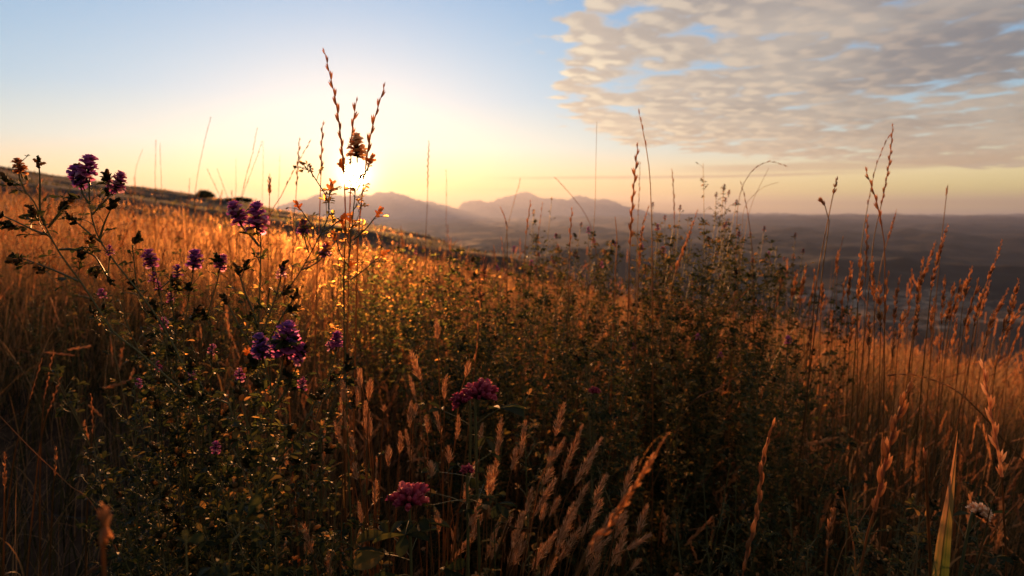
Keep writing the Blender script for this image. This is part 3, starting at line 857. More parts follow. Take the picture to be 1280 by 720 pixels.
tagk(field('green_undergrowth', 52000, .40, 6.0, lambda x, y, r, p, g_: h_field(x, y, r, p, g_) * (.68 + .2 * sstep(np.arctan2(x, y), .15, .35)), .0030, t_green, 43, 'grass', 0, .40, keep=gap_under), 'stuff')
field('fallen_straw', 2600, .50, 3.5, lambda x, y, r, p, g_: h_field(x, y, r, p, g_) * .75, .0013, lambda x, y, r, p, p2, g_: g_.uniform(.75, 1, len(x)), 45, 'grass', .1, 1.1, tall=0, segs=7)
scrub = field('dark_scrub', 16000, 45.0, 200.0, lambda x, y, r, p, g_: .35 + .25 * np.maximum(0, fbm(x, y, 30, 3, 9)), .02, lambda x, y, r, p, p2, g_: .10 + .1 * p + .45 * (fbm(x, y, 26, 3, 8) > .35) , 44, 'grass', 0, .3, azlim=.9, segs=4)
# ------------------------------------------------------------------ the flowering plants close by
lucerne('tall purple lucerne on the left edge reaching above the dark ridge',
        [[(22, 205), (27, 232), (43, 253), (60, 290), (77, 320), (97, 347), (116, 375), (142, 415), (175, 441), (212, 474), (250, 507), (297, 557)],
         [(112, 226), (112, 253), (120, 290), (140, 323), (172, 363), (205, 410), (235, 470), (262, 540)],
         [(49, 210), (50, 230), (50, 262), (56, 282), None], [(100, 230), (104, 243), (112, 255), None], [(143, 238), (130, 252), (115, 268), None],
         [(4, 270), (20, 277), (43, 288), (60, 294), None], [(27, 323), (47, 330), (77, 342), (98, 352), None],
         [(84, 255), (72, 268), (60, 285), None], [(138, 262), (130, 280), (124, 300), None], [(96, 278), (112, 292), (128, 304), None], [(134, 345), (120, 322), (110, 316), (92, 312), (74, 312), None]],
        [(24, 208, .75, (-.2, 0), 'wine', .8), (98, 222, 1.05, (-.5, .1), 'purple', .12), (110, 210, 1.15, (.1, .2), 'purple', .55),
         (147, 228, 1.0, (.5, 0), 'purple', .7), (137, 313, .5, (0, 0), 'purple', .6)], .62, seed=1, size=.0088, gap=.021, twig=.32, tint=.45, r0=.0021, buds=1.0)
lucerne('low bushy lucerne with three magenta blossoms beneath the tall left one',
        [[(190, 328), (197, 350), (205, 400), (215, 460), (240, 540), (250, 620)], [(243, 328), (240, 350), (232, 400), (230, 460), (240, 560)],
         [(276, 330), (272, 350), (262, 385), (250, 440), (246, 500)], [(165, 306), (168, 330), (172, 360), (190, 410), (215, 480)], [(213, 345), (215, 380), (220, 420), (225, 520)], [(150, 380), (165, 420), (190, 470), (230, 560)], [(262, 395), (265, 440), (262, 500), (255, 590)]],
        [(188, 324, .95, (-.2, 0), 'purple', .5), (243, 325, 1.0, (.1, .3), 'purple', .35), (277, 328, .8, (.4, 0), 'purple', .7), (222, 340, .7, (0, 0), 'purple', .2),
         (192, 347, .6, (0, 0), 'purple', .7), (265, 437, .6, (.2, 0), 'purple', .8), (198, 358, .5, (0, 0), 'purple', .3), (213, 372, .5, (0, 0), 'purple', .7)], .66, seed=2, size=.0095, gap=.014, twig=.42, tint=.38, buds=.8)
lucerne('upright lucerne topped by two full magenta blossoms against the hill',
        [[(323, 280), (326, 300), (325, 345), (323, 420), (322, 500), (320, 600)], [(296, 272), (302, 283), (314, 296), (324, 308), None],
         [(352, 340), (345, 370), (334, 400), (326, 430), None], [(300, 345), (306, 365), (316, 390), (322, 410), None], [(285, 380), (300, 410), (318, 440), None], [(366, 375), (350, 400), (330, 440), None]],
        [(296, 266, 1.1, (-.35, 0), 'purple', .55), (321, 272, 1.35, (0, .2), 'purple', .62), (352, 340, .6, (.2, 0), 'purple', .9)], .62, seed=3, size=.010, gap=.022, twig=.3, tint=.42, r0=.0024)
lucerne('lucerne with the largest violet blossom, low and half in shade',
        [[(357, 436), (352, 460), (345, 500), (335, 550), (325, 600), (322, 700)], [(328, 442), (332, 460), (340, 490), (341, 520), None], [(377, 445), (370, 462), (356, 490), (346, 505), None],
         [(300, 500), (310, 530), (325, 580), None], [(395, 500), (375, 540), (345, 580), (326, 620), None], [(280, 540), (300, 580), (322, 640), None]],
        [(358, 424, 1.35, (.1, .2), 'purple', .28), (326, 433, 1.0, (-.2, .3), 'purple', .10), (374, 442, .8, (.5, 0), 'purple', .45), (345, 436, .7, (0, .2), 'purple', .2), (378, 481, .55, (.2, 0), 'purple', .6)],
        .50, seed=4, size=.011, gap=.015, twig=.4, tint=.42)
lucerne('slanting lucerne stem crossing just under the sun, one pink blossom',
        [[(388, 214), (397, 228), (408, 246), (412, 264), (404, 286), (391, 311), (378, 335), (364, 356), (350, 372), (335, 420)], [(406, 314), (400, 325), (388, 333), (376, 338), None],
         [(413, 238), (411, 250), (411, 262), None], [(379, 286), (381, 300), (386, 316), None], [(376, 262), (385, 275), (399, 292), None], [(425, 275), (412, 285), (402, 290), None]],
        [(407, 313, .75, (.2, 0), 'purple', .85), (379, 284, .8, (.1, 0), 'purple', .3), (388, 211, .45, (-.3, 0), 'wine', .7)], .70, seed=5, size=.009, gap=.017, twig=.25, tint=.72, buds=.5, bud_mat='sunlit')  # buds take the brightened colour, as if the sun shone through
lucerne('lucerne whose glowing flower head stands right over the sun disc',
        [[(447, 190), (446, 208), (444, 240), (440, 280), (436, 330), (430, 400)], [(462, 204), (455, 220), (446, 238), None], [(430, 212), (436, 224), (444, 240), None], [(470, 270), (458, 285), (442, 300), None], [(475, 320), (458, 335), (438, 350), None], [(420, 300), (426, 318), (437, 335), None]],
        [(446, 184, 1.35, (0, 0), 'sunlit', .6), (462, 203, .5, (.3, 0), 'sunlit', .6)], .72, seed=6, size=.008, gap=.017, twig=.3, tint=.92, buds=.4, bud_mat='sunlit')  # pale leaf tint and bright buds carry the sun's glare as colour
lucerne('thin lucerne with a mauve blossom right of the violet one',
        [[(420, 428), (418, 450), (408, 480), (396, 520), (380, 570)], [(432, 455), (424, 475), (406, 500), None], [(440, 500), (420, 530), (392, 560), None]],
        [(421, 425, .85, (.1, 0), 'purple', .5), (412, 433, .5, (-.3, 0), 'purple', .8)], .68, seed=7, size=.009, gap=.016, twig=.35, tint=.45)
clover('pink clover head low in front of the brush grasses', 512, 629, .48, 1.2, leaves=8, tint=.30, seed=1)
clover('dusky clover head half hidden among stalks, higher of the pink pair', 600, 497, .52, 1.10, leaves=4, tint=.22, tilt=(.2, 0), seed=2)
clover('pale dry clover head beside the broad green blade', 1222, 644, .52, .72, leaves=5, tint=.6, petal_mat='rosy', tilt=(.5, .1), seed=3, bend=-.03)
clover('small crimson clover head in the dark gap mid slope', 743, 491, .95, .62, leaves=4, tint=.2, seed=4)
clover('dull clover head crowded against its pink neighbour', 578, 505, .56, .75, leaves=3, tint=.08, tilt=(-.4, .1), seed=5)
clover('green leafy clover with a tiny bleached bud under the dusky head', 584, 590, .50, .40, leaves=9, tint=.3, seed=6, foliage_at=.02)

# dark leafy mass in the lower left
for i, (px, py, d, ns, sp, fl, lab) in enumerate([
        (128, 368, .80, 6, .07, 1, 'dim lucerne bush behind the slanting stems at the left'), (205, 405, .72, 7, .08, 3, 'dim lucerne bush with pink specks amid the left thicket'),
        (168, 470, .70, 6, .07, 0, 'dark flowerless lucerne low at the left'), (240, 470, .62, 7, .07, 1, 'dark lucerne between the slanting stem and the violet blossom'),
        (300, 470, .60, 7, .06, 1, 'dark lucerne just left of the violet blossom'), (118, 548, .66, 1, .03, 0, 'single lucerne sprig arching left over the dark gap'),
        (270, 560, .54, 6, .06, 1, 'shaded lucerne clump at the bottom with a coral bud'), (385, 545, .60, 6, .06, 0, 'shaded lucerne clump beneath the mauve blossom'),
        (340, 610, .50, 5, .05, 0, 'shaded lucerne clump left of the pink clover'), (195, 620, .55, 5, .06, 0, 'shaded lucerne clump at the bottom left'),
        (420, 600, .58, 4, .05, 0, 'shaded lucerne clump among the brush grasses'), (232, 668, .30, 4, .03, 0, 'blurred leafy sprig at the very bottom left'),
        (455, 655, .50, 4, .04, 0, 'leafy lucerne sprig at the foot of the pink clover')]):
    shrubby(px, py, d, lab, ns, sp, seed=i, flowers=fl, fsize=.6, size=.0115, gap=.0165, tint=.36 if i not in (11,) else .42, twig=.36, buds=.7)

# glowing and green thicket across the middle
mid = []
rg = np.random.default_rng(99)
def top_y(x): return float(np.interp(x, [430, 480, 540, 600, 660, 700, 760, 820, 880, 930, 980, 1010], [290, 300, 312, 318, 306, 284, 298, 290, 278, 284, 308, 340]))
for k in range(40):
    x = 445 + (k + .5) * (1005 - 445) / 40 + rg.uniform(-9, 9); d = rg.uniform(1.15, 2.3)
    mid.append((x, top_y(x) + rg.uniform(-6, 30), d))
for k in range(15):
    x = 560 + (k + .5) * 30 + rg.uniform(-10, 10); mid.append((x, rg.uniform(372, 440) + (x > 700) * 5, rg.uniform(.95, 1.35)))
mid.sort()
for i, (x, y, d) in enumerate(mid):
    fl = int(rg.random() < .34) * rg.integers(1, 3); wn = int(x > 680 and y < 330 and rg.random() < .45) * 2
    shrubby(x, y, d, f'fine-leaved lucerne in the central thicket, {ordinal(i + 1)} from its left end', int(rg.integers(5, 9)), .09 if y < 372 else .07, seed=100 + i, flowers=int(fl), fmat='purple', fsize=.7, group='lucerne plants massed in the central thicket',
            size=.0135, gap=.017 if d > 1.5 else .015, tint=float(rg.uniform(.36, .66)), wine=int(wn), twig=.28, buds=.35, drop=.10)
shrubby(905, 236, 1.45, 'tall bushy plant with wine-red heads rising above the right thicket', 7, .035, seed=301, wine=8, size=.010, gap=.017, tint=.6, drop=.06, twig=.4)
shrubby(879, 204, 1.40, 'slender budding stem tallest beside the wine-red heads', 1, .01, seed=302, size=.008, gap=.020, tint=.6, twig=.2)
shrubby(690, 246, 1.45, 'slender curling sprig standing before the middle mountain', 2, .03, seed=303, size=.009, gap=.024, tint=.62, twig=.3, drop=.12)
shrubby(816, 258, 1.55, 'thin stem with one round wine bud right of the dark braid', 1, .01, seed=304, wine=1, size=.006, gap=.05, tint=.5, twig=.0)
shrubby(831, 274, 1.50, 'thin stem with a drooping wine bud, lower of two', 1, .01, seed=305, wine=1, size=.006, gap=.04, tint=.5, twig=.1)
shrubby(667, 267, 1.60, 'thin wine-budded stem under the mountain summit', 1, .01, seed=306, wine=1, size=.008, gap=.03, tint=.55, twig=.1)
shrubby(726, 283, 1.55, 'wine-budded stem just left of the straight bright straw', 2, .02, seed=307, wine=2, size=.008, gap=.02, tint=.55)
shrubby(955, 288, 1.50, 'rounded seed-headed plant right of the wine-red heads', 3, .03, seed=308, wine=3, size=.009, gap=.02, tint=.6)
shrubby(994, 296, 1.55, 'forked plant with dark buds where the thicket ends', 3, .03, seed=309, wine=3, size=.009, gap=.02, tint=.6)
shrubby(605, 345, 1.10, 'single crimson-headed stem in the amber grass', 2, .02, seed=310, wine=0, flowers=2, fmat='wine', fsize=.9, size=.008, gap=.024, tint=.6)
shrubby(850, 262, 1.45, 'leaning plant with curled twigs beside the wine-red heads', 4, .04, seed=311, wine=1, size=.009, gap=.018, tint=.62, drop=.08)
shrubby(1150, 628, .55, 'knotty brown plant with small leaves beside the broad blade', 4, .05, seed=312, size=.008, gap=.012, tint=.6, twig=.5, buds=1)
shrubby(1090, 655, .52, 'low leafy twig crossing the wheat-like stalk', 3, .04, seed=313, size=.008, gap=.012, tint=.55, twig=.5, buds=1)
shrubby(1010, 685, .52, 'tiny round-headed sprig at the bottom right', 2, .03, seed=314, size=.007, gap=.012, tint=.45, twig=.5, buds=1)
shrubby(655, 497, .60, 'bright sprig of orange leaves beside the dusky clover', 2, .02, seed=315, size=.009, gap=.013, tint=.82, twig=.2, buds=0)
shrubby(618, 660, .50, 'orange-leaved sprig right of the pink clover', 2, .02, seed=316, size=.010, gap=.014, tint=.80, twig=.2, buds=0)
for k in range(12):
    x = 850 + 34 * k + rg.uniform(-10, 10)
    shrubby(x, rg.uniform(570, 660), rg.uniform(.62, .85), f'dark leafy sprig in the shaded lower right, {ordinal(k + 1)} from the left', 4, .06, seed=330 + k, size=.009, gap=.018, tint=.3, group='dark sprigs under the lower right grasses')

# ------------------------------------------------------------------ stalks against the sky
SKY = [
 ('braid', [(406, 66), (412, 92), (420, 128), (425, 165), (429, 205), (432, 280), (430, 360)], .72, 145, 'tallest braided stalk, left of the sun, against the sky', {}),
 ('braid', [(480, 110), (472, 135), (464, 165), (458, 200), (450, 270), (446, 350)], .74, 92, 'braided stalk leaning away above the sun on its right', {}),
 ('braid', [(445, 128), (442, 150), (439, 178), (438, 240), (436, 320)], .80, 52, 'short braided stalk directly above the sun', {}),
 ('braid', [(403, 157), (402, 185), (401, 222), (399, 280), (396, 350)], .95, 60, 'upright beaded stalk just left of the tallest braid', {}),
 ('braid', [(374, 176), (372, 210), (370, 245), (366, 300)], 1.3, 55, 'beaded stalk crossed by a leaning one, left of the sun', {}),
 ('fine', [(386, 179), (368, 212), (350, 248), (330, 290)], 1.3, 60, 'leaning stalk crossing the beaded one left of the sun', {}),
 ('fine', [(321, 162), (315, 195), (304, 235), (298, 280)], 1.9, 75, 'soft leaning stalk above the twin magenta blossoms', {}),
 ('fine', [(327, 178), (318, 205), (303, 246), (300, 280)], 2.1, 55, 'paler stalk beside the soft leaning one', {}),
 ('fine', [(263, 148), (255, 180), (246, 225), (243, 270)], 2.2, 55, 'faint tall stalk over the lone bush on the ridge', {}),
 ('fine', [(195, 177), (194, 210), (194, 245), (194, 280)], 2.6, 60, 'faint stalk, taller of a close pair above the ridge', {}),
 ('fine', [(200, 180), (201, 210), (202, 245), (202, 280)], 2.7, 55, 'faint stalk, shorter of a close pair above the ridge', {}),
 ('fine', [(237, 225), (236, 260), (235, 300), (235, 330)], 2.0, 40, 'amber stalk under the faint tall one', {}),
 ('fine', [(178, 188), (170, 210), (168, 235), (168, 260)], 3.2, 30, 'very faint nodding stalk left of the close pair', {}),
 ('plume', [(337, 218), (337, 245), (336, 280), (335, 330)], 1.1, 28, 'short dark-headed stalk over the twin magenta blossoms', {}),
 ('fine', [(260, 214), (270, 235), (276, 250), (282, 280)], 2.0, 40, 'thin stalk bent left beside the lone bush', {}),
 ('fine', [(272, 213), (282, 240), (290, 262), (294, 285)], 2.2, 40, 'thin stalk leaning just right of the lone bush', {}),
 ('fine', [(295, 200), (295, 232), (294, 262)], 3.0, 40, 'hair-thin upright stalk between the bush and sun', {}),
 ('fine', [(329, 178), (329, 210), (328, 250)], 3.0, 50, 'hair-thin upright stalk behind the soft leaning one', {}),
 ('fine', [(350, 195), (349, 225), (348, 260)], 3.0, 40, 'hair-thin upright stalk midway to the sun', {}),
 ('braid', [(536, 178), (535, 210), (534, 260), (532, 310)], 1.9, 55, 'lone upright stalk right of the sun', {}),
 ('fine', [(558, 215), (558, 250), (558, 300)], 2.3, 30, 'short thin stalk right of the lone upright one', {}),
 ('fine', [(746, 152), (745, 200), (744, 250), (741, 300), (736, 340)], 1.15, 0, 'perfectly straight tall straw before the right mountain', {'r': .0009}),
 ('fine', [(799, 143), (806, 175), (812, 215), (814, 262), (815, 310)], 1.0, 40, 'tall curved wisp over the dark braid', {}),
 ('braid', [(797, 184), (793, 225), (790, 262), (788, 300), (786, 350)], .95, 120, 'dark braided stalk standing before the plain, right of middle', {'s': 1.1}),
 ('fine', [(800, 205), (799, 240), (797, 290)], 1.5, 60, 'fine straight stalk behind the dark braid', {}),
 ('plume', [(811, 258), (803, 285), (799, 330), (797, 370)], 1.0, 80, 'dark plume leaning right beside the dark braid', {'s': .8}),
 ('braid', [(840, 213), (842, 240), (843, 280), (842, 330)], 1.5, 60, 'beaded upright stalk between the braid and wine-red heads', {}),
 ('plume', [(872, 262), (862, 292), (850, 325), (840, 360)], 1.1, 85, 'thick brown plume leaning right by the wine-red heads', {'s': .85}),
 ('fine', [(980, 206), (962, 202), (944, 210), (930, 228), (922, 260), (920, 310)], 1.5, 45, 'arching stalk bowed over to the right, highest arc', {}),
 ('fine', [(973, 228), (956, 233), (943, 243), (930, 262), (926, 310)], 1.5, 0, 'lower drooping stalk beneath the highest arc', {}),
 ('fine', [(961, 210), (950, 232), (940, 255), (930, 300)], 1.6, 0, 'straight thin stalk crossing the two arcs', {}),
 ('fine', [(927, 230), (934, 262), (939, 300), (941, 340)], 1.4, 40, 'reddish stalk leaning back under the arcs', {}),
 ('plume', [(1047, 220), (1040, 250), (1030, 300), (1022, 345), (1016, 400)], 1.0, 24, 'single stalk with a short fat brown head near the right', {'s': 1.0}),
 ('plume', [(1025, 248), (1034, 262), (1037, 275), (1034, 300), (1028, 340)], 1.0, 12, 'side spikelet stalk hooked left of the fat brown head', {'s': 1.0}),
 ('braid', [(1083, 215), (1092, 240), (1100, 270), (1104, 300), (1106, 345)], .95, 70, 'bold braid bending left in the tall right cluster', {'s': 1.1}),
 ('braid', [(1116, 158), (1112, 200), (1104, 245), (1094, 290), (1088, 340)], 1.1, 95, 'tallest braid of the right cluster against the cloud', {}),
 ('fine', [(1110, 172), (1096, 205), (1086, 250), (1078, 300), (1074, 350)], 1.2, 85, 'second tallest stalk of the right cluster, finely beaded', {}),
 ('plume', [(1121, 261), (1113, 290), (1104, 320), (1096, 370)], 1.2, 40, 'rosy spike leaning right below the tallest braid', {'s': .7}),
 ('fine', [(1184, 236), (1181, 262), (1178, 290), (1174, 330)], 1.3, 10, 'dark hair-thin stalk over the densest plume', {}),
 ('plume', [(1185, 279), (1176, 310), (1167, 345), (1160, 400)], 1.0, 85, 'densest golden plume before the dark plain', {'s': 1.0}),
 ('plume', [(1170, 300), (1160, 330), (1150, 360), (1142, 410)], 1.1, 60, 'golden plume tucked left of the densest one', {'s': .9}),
 ('plume', [(1253, 299), (1245, 325), (1234, 352), (1222, 400)], 1.0, 60, 'tall lone golden plume near the right edge', {'s': .8}),
 ('fine', [(1053, 300), (1046, 330), (1040, 370)], 1.4, 30, 'kinked russet stalk left of the tall right cluster', {}),
 ('fine', [(627, 300), (630, 330), (633, 370)], 1.7, 40, 'pale stalk in front of the dark near ridge', {}),
 ('fine', [(650, 226), (640, 262), (632, 300)], 2.1, 30, 'faint stalk leaning over the mountain foot', {}),
 ('fine', [(696, 224), (715, 245), (733, 270), (742, 300)], 1.8, 20, 'faint stalk bowed left across the mountain saddle', {}),
 ('plume', [(625, 258), (632, 275), (634, 300), (634, 340)], 1.3, 30, 'russet spike hooked left below the mountain', {'s': .6}),
 ('braid', [(663, 253), (660, 275), (657, 300), (655, 340)], 1.3, 40, 'bronze spike beneath the summit', {}),
 ('fine', [(678, 256), (675, 280), (672, 310)], 1.5, 40, 'bronze wisp just right of the bronze spike', {}),
 ('braid', [(715, 263), (713, 290), (712, 320), (711, 360)], 1.2, 45, 'knobbly stalk midway between summit and straight straw', {}),
 ('fine', [(769, 271), (771, 300), (769, 340), (768, 380)], 1.2, 0, 'stubby golden straw right of the straight one', {'r': .0022}),
]
for i, (kind, pix, d, hp, lab, kw) in enumerate(SKY):
    stalk(kind, pix, d, hp, lab, seed=i, group=None, **kw)

# ------------------------------------------------------------------ stalks of the near right and bottom
def head_wheat(mb, p, rng, s=1.0): head_braid(mb, p, rng, s, gap=.0060, ln=.0110, fat=1.25)
HEADS['wheat'] = head_wheat
NEAR = [
 ('braid', [(965, 533), (954, 575), (949, 620), (941, 665), (928, 722)], .50, 200, 'wheat-like braid curving down in the dark lower right', {'s': 1.3}),
 ('braid', [(1133, 490), (1116, 540), (1104, 590), (1093, 640), (1078, 700)], .44, 165, 'fullest wheat-like braid beside the brown twigs', {'s': 1.4}),
 ('braid', [(1229, 460), (1236, 500), (1243, 540), (1252, 590), (1255, 650), (1258, 722)], .50, 150, 'reddish braid standing right of the broad green blade', {'s': 1.15, 'material': 'rosy'}),
 ('plume', [(1041, 635), (1036, 665), (1031, 722)], .50, 60, 'short rusty spike at the bottom between two braids', {'s': .75}),
 ('fine', [(1054, 610), (1060, 650), (1070, 722)], .55, 0, 'flat pale straw leaning left by the fullest braid', {'r': .0016}),
 ('fine', [(1157, 574), (1159, 620), (1161, 670), (1163, 722)], .48, 8, 'plain green stem left of the broad green blade', {'r': .0015}),
 ('fine', [(1090, 628), (1066, 668), (1042, 722)], .50, 0, 'yellow-green stem slanting through the fullest braid', {'r': .0010}),
 ('fine', [(1118, 468), (1150, 470), (1190, 485), (1225, 515), (1262, 560), (1290, 600)], .75, 110, 'beaded stalk arching flat from the right edge', {}),
 ('fine', [(1284, 530), (1262, 580), (1244, 620), (1232, 660)], .50, 0, 'bare straw slanting in from the right edge', {'r': .0009}),
 ('fine', [(1275, 625), (1245, 660), (1215, 722)], .50, 0, 'brown twig slanting under the right edge straw', {'r': .0013}),
 ('plume', [(835, 541), (808, 585), (780, 628), (748, 680), (716, 730)], .28, 235, 'thick blurred golden spike thrusting up from the bottom middle', {'s': .50, 'wide': 1}),
 ('plume', [(129, 630), (130, 665), (131, 730)], .22, 80, 'blurred rusty spike at the bottom left', {'s': .7}),
 ('fine', [(922, 470), (895, 487), (868, 500), (845, 540)], .95, 60, 'pale bent stalk lying over the dark thicket', {'r': .0012}),
 ('fine', [(935, 362), (918, 380), (905, 392), (895, 420)], 1.3, 35, 'frayed pale straw across the thicket', {'r': .0014}),
 ('fine', [(755, 372), (747, 405), (738, 440), (720, 500)], 1.05, 0, 'bright flattened straw slanting in the central thicket', {'r': .0014}),
 ('fine', [(0, 520), (40, 562), (85, 605), (130, 655)], .60, 0, 'long bare straw slanting down from the left edge', {'r': .0010}),
 ('braid', [(52, 450), (40, 490), (28, 530), (15, 590)], .80, 55, 'thin amber spike, first of three at the lower left', {'s': .55}),
 ('braid', [(67, 440), (60, 475), (54, 510), (50, 600)], .80, 65, 'thin amber spike, tallest of three at the lower left', {'s': .55}),
 ('braid', [(77, 468), (66, 500), (54, 535), (45, 600)], .80, 55, 'thin amber spike leaning right of the lower left three', {'s': .55}),
 ('braid', [(114, 495), (116, 520), (115, 550), (110, 610)], .75, 50, 'beaded amber spike before the dark lucerne at left', {'s': .55}),
 ('plume', [(6, 565), (6, 600), (5, 660)], .65, 55, 'amber spike cut by the left edge', {'s': .6}),
 ('plume', [(70, 558), (69, 585), (65, 640)], .65, 40, 'small amber spike at the lower left, under the three', {'s': .6}),
 ('fine', [(600, 385), (597, 420), (592, 470), (585, 540)], .75, 70, 'grey-green grass spike between thicket and dusky clover', {'s': .9}),
 ('fine', [(400, 405), (392, 392), (375, 372), (355, 366)], .68, 0, 'orange dry leaf hanging beneath the slanting lucerne', {'r': .0014, 'root': .05}),
 ('fine', [(672, 660), (655, 661), (636, 662), (626, 680)], .50, 0, 'cut straw lying level among the brush grasses', {'r': .0022}),
]
for i, (kind, pix, d, hp, lab, kw) in enumerate(NEAR):
    kw = dict(kw); kw.pop('wide', None)
    if i < 2: kind = 'wheat'
    stalk(kind, pix, d, hp, lab, seed=200 + i, leaf=(i > 12), **kw)

# the broad green blade
def broad_blade(pix, wpx, d, label):
    w = np.array([P(a, b_, d) for a, b_ in pix]); low = w[-1]; g0 = gz(low[0], low[1])
    base = np.array([low[0] - .01, low[1], g0 - .004])
    p, Ls = resample(curve([base, (base + low) / 2] + list(w[::-1]), 40), 44)
    t_ = thing('broad_grass_blade', (base[0], base[1], g0), label, 'grass')
    s_ = np.linspace(0, Ls, 44); fromtip = Ls - s_
    ww = np.interp(fromtip, [0, .03, .06, .10, .14, .2, Ls], np.array([.2, 6, 14, 23, 27, 20, 8]) * wpx / 27) / F * d
    mb = MB(); n = len(p); tg = norm(np.gradient(p, axis=0)); x = norm(np.cross(tg, np.array([.35, .93, .1]))); y = np.cross(tg, x)
    cols = np.linspace(-1, 1, 15); V_ = []
    for c in cols: V_.append(p + x * (ww * .5 * c)[:, None] + y * (ww * (.16 * abs(c) - .03))[:, None])
    V_ = np.stack(V_, 1); T_ = np.interp(fromtip, [0, .05, .10, .16, .3], [1.0, .92, .62, .38, .3])[:, None] + .18 * np.maximum(0, np.abs(cols)[None] - .55) + np.random.default_rng(8).normal(0, .10, (1, 15)) + np.random.default_rng(9).normal(0, .02, (44, 1))
    mb.raw(V_.reshape(-1, 3), grid_faces(n, 15), np.clip(T_.reshape(-1), 0, 1)); mb.build('blade', M['blade'], t_)
    sb = MB(); sb.tube(p - y * .0006, np.linspace(.0008, .0002, n), .5, 4); sb.build('midrib', M['stem'], t_)
broad_blade([(1197, 538), (1193, 575), (1187, 620), (1180, 670), (1174, 725)], 21, .46, 'broad green blade with orange tip rising at the lower right')

# ------------------------------------------------------------------ brush grasses of the lower middle
BR = [((728, 532), (702, 603)), ((753, 547), (717, 610)), ((705, 505), (693, 550)), ((627, 523), (620, 576)), ((657, 527), (650, 576)), ((706, 548), (681, 590)), ((690, 587), (672, 622)),
      ((613, 583), (610, 630)), ((758, 593), (740, 640)), ((720, 638), (693, 697)), ((743, 640), (722, 680)), ((763, 672), (733, 699)), ((813, 668), (777, 692)), ((677, 680), (665, 720)),
      ((640, 643), (625, 684)), ((418, 527), (434, 568)), ((425, 498), (434, 540)), ((439, 545), (447, 580)), ((456, 512), (463, 558)), ((480, 508), (478, 530)), ((520, 506), (517, 534)),
      ((620, 577), (610, 626)), ((538, 578), (538, 616)), ((546, 400), (548, 442)), ((514, 440), (529, 484)), ((586, 452), (577, 486)), ((512, 470), (522, 508)), ((558, 470), (556, 510)),
      ((573, 520), (568, 560)), ((500, 540), (498, 575)), ((645, 560), (637, 598)), ((735, 605), (716, 645)), ((665, 610), (655, 650)), ((700, 620), (682, 655)), ((448, 628), (452, 665)),
      ((782, 640), (762, 672)), ((470, 600), (468, 640)), ((560, 560), (560, 595)), ((655, 640), (640, 690)), ((410, 690), (415, 728)), ((378, 655), (392, 700)), ((596, 640), (590, 676)), ((546, 640), (548, 680)), ((690, 560), (676, 600)), ((533, 520), (534, 552)), ((603, 530), (600, 566)), ((748, 700), (728, 726)), ((443, 580), (452, 615)),
      ((800, 700), (778, 724)), ((486, 560), (486, 600)), ((585, 610), (580, 640))]
rg = np.random.default_rng(55)
for k in range(30):
    ax_, ay_ = rg.uniform(585, 810), rg.uniform(555, 700); ll_ = rg.uniform(34, 66); sl_ = rg.uniform(.2, .6)
    BR.append(((ax_, ay_), (ax_ - ll_ * sl_, ay_ + ll_ * .9)))
for k in range(10):
    ax_, ay_ = rg.uniform(420, 560), rg.uniform(455, 560); BR.append(((ax_, ay_), (ax_ + rg.uniform(-4, 10), ay_ + rg.uniform(30, 45))))
BR.sort(key=lambda q: q[0][0])
rg = np.random.default_rng(5)
for i, (a, c) in enumerate(BR):
    ln = math.hypot(a[0] - c[0], a[1] - c[1]); d = float(np.clip(rg.normal(.60 if a[1] < 560 else .52, .04), .44, .75))
    lowp = (c[0] + (c[0] - a[0]) * .55, c[1] + (c[1] - a[1]) * .55 + 12)
    m_ = ((a[0] + c[0]) / 2 + rg.uniform(-2, 2), (a[1] + c[1]) / 2)
    stalk('brush', [a, m_, c, lowp], d, ln * 1.05, f'rosy brush-headed grass of the lower middle, {ordinal(i + 1)} from the left', seed=400 + i, group='brush-headed grasses of the lower middle', leaf=False, s=float(rg.uniform(.62, .88)) if ln > 45 else float(rg.uniform(.5, .7)), r=.0006, name='brush_grass')

# ------------------------------------------------------------------ golden spikes of the right slope
SP = [((1110, 345), (1106, 400)), ((1125, 345), (1118, 400)), ((1140, 340), (1135, 392)), ((1154, 322), (1145, 400)), ((1181, 345), (1177, 400)), ((1193, 352), (1183, 400)), ((1200, 355), (1188, 397)),
      ((1207, 350), (1192, 397)), ((1215, 333), (1205, 372)), ((1222, 355), (1207, 402)), ((1229, 362), (1218, 404)), ((1261, 360), (1240, 404)), ((1274, 348), (1255, 412)), ((1269, 368), (1263, 404)),
      ((1283, 374), (1256, 422)), ((1243, 388), (1230, 432)), ((1212, 385), (1208, 425)), ((1084, 272), (1082, 340)), ((1075, 318), (1073, 372)), ((1090, 320), (1092, 372)), ((1064, 326), (1060, 372)),
      ((1132, 388), (1124, 420)), ((1048, 314), (1046, 342)), ((996, 338), (990, 372)), ((1008, 330), (1000, 380)), ((1018, 342), (1012, 380)), ((1100, 352), (1100, 404)), ((1028, 352), (1026, 390)),
      ((1056, 352), (1052, 398)), ((1147, 384), (1140, 428)), ((1168, 372), (1164, 414)), ((1238, 350), (1226, 392)), ((1066, 392), (1062, 432)), ((1086, 392), (1086, 436)), ((1040, 388), (1040, 424)),
      ((1278, 400), (1262, 446)), ((1196, 398), (1190, 436)), ((1252, 420), (1244, 456)), ((976, 352), (968, 392)), ((1014, 400), (1010, 436)), ((1120, 410), (1116, 446)), ((1178, 420), (1172, 452))]
SP.sort(key=lambda q: q[0][0])
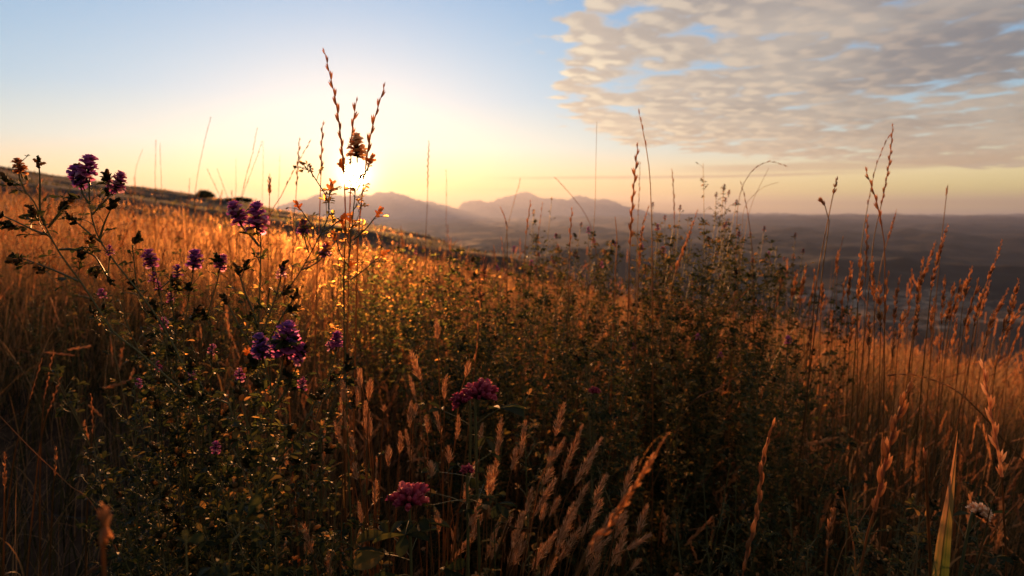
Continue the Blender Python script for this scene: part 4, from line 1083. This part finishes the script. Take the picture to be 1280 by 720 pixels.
for i, (a, c) in enumerate(SP):
    ln = math.hypot(a[0] - c[0], a[1] - c[1]); d = float(rg.uniform(.85, 1.35))
    lowp = (c[0] + (c[0] - a[0]) * .5, c[1] + 45)
    stalk('plume' if i % 4 else 'braid', [a, ((a[0] + c[0]) / 2 + rg.uniform(-1.5, 1.5), (a[1] + c[1]) / 2), c, lowp], d, ln * 1.1, f'golden spike on the right slope, {ordinal(i + 1)} from the left of its row', seed=600 + i,
          group='golden spikes on the right slope', leaf=(i % 3 == 0), s=1.2, r=.0006)
# amber stalks along the left and middle of the slope
AM = []
for k in range(46):
    x = 8 + k * 14.2 + rg.uniform(-5, 5)
    yb = float(np.interp(x, [0, 150, 300, 420, 560, 660], [262, 262, 285, 300, 310, 322]))
    AM.append((x, yb + rg.uniform(-26, 40)))
for i, (x, y) in enumerate(AM):
    d = float(rg.uniform(1.6, 3.4)); ln = rg.uniform(22, 42); le = rg.uniform(-8, 8)
    stalk('plume' if i % 3 else 'fine', [(x, y), (x + le * .5, y + ln * .5), (x + le, y + ln), (x + le * 1.2, y + ln + 50)], d, ln, f'amber stalk scattered over the left slope, {ordinal(i + 1)} from the left', seed=700 + i,
          group='amber stalks scattered over the left slope', leaf=False, s=1.0, r=.0009)

WD = []
rg = np.random.default_rng(66)
for k in range(26):
    WD.append((rg.uniform(0, 450), rg.uniform(285, 350), rg.uniform(1.5, 3.6)))
WD.sort()
for i, (x, y, d) in enumerate(WD):
    shrubby(x, y, d, f'dull brown weed in the amber left slope, {ordinal(i + 1)} from the left', 4, .10, seed=800 + i, size=.012, gap=.03, tint=.62, twig=.35, buds=.3, group='dull weeds in the amber left slope', cat='weed', name='weed', wine=int(i % 4 == 0))

# ------------------------------------------------------------------ the lone bush on the ridge
def bush(px, py, d, w, h, label, seed):
    rng = np.random.default_rng(seed); X, Z = ray(px, py); x, y = X * d, d; g0 = gz(x, y)
    t_ = thing('bush', (x, y, g0), label, 'bush')
    sb = MB(); lb = MB()
    for k in range(7):
        a = rng.uniform(0, 6.28); e = np.array([x + math.cos(a) * w * .32, y + math.sin(a) * w * .32, g0 + h * rng.uniform(.6, .95)])
        sb.tube(curve([(x, y, g0 - .1), (np.array([x, y, g0]) + e) / 2 + np.array([0, 0, .15 * h]), e], 8), np.linspace(.05, .012, 8) if False else .03, .3, 5)
    n = 5000; c = rng.normal(0, 1, (11, 3)) * [w * .34, w * .34, h * .2] + [x, y, g0 + h * .55]; idx = rng.integers(0, 11, n)
    p = c[idx] + rng.normal(0, 1, (n, 3)) * [w * .10, w * .10, h * .12]; p[:, 2] = np.maximum(p[:, 2], g0 + .05)
    Xa, Ya, Za = frames(rng.normal(0, 1, (n, 3)))
    lb.inst(LEAF, p, Xa, Ya, Za, np.stack([np.full(n, .16), np.full(n, .24), np.full(n, .24)], -1), rng.uniform(.0, .6, n))
    sb.build('branches', M['stem'], t_); lb.build('foliage', M['leaf'], t_)
bush(256, 246, 120, 3.2, 1.3, 'lone dark bush on the left ridge against the sky', 1)
bush(298, 257, 128, 4.0, 1.0, 'low flat bush on the ridge right of the lone one', 2)
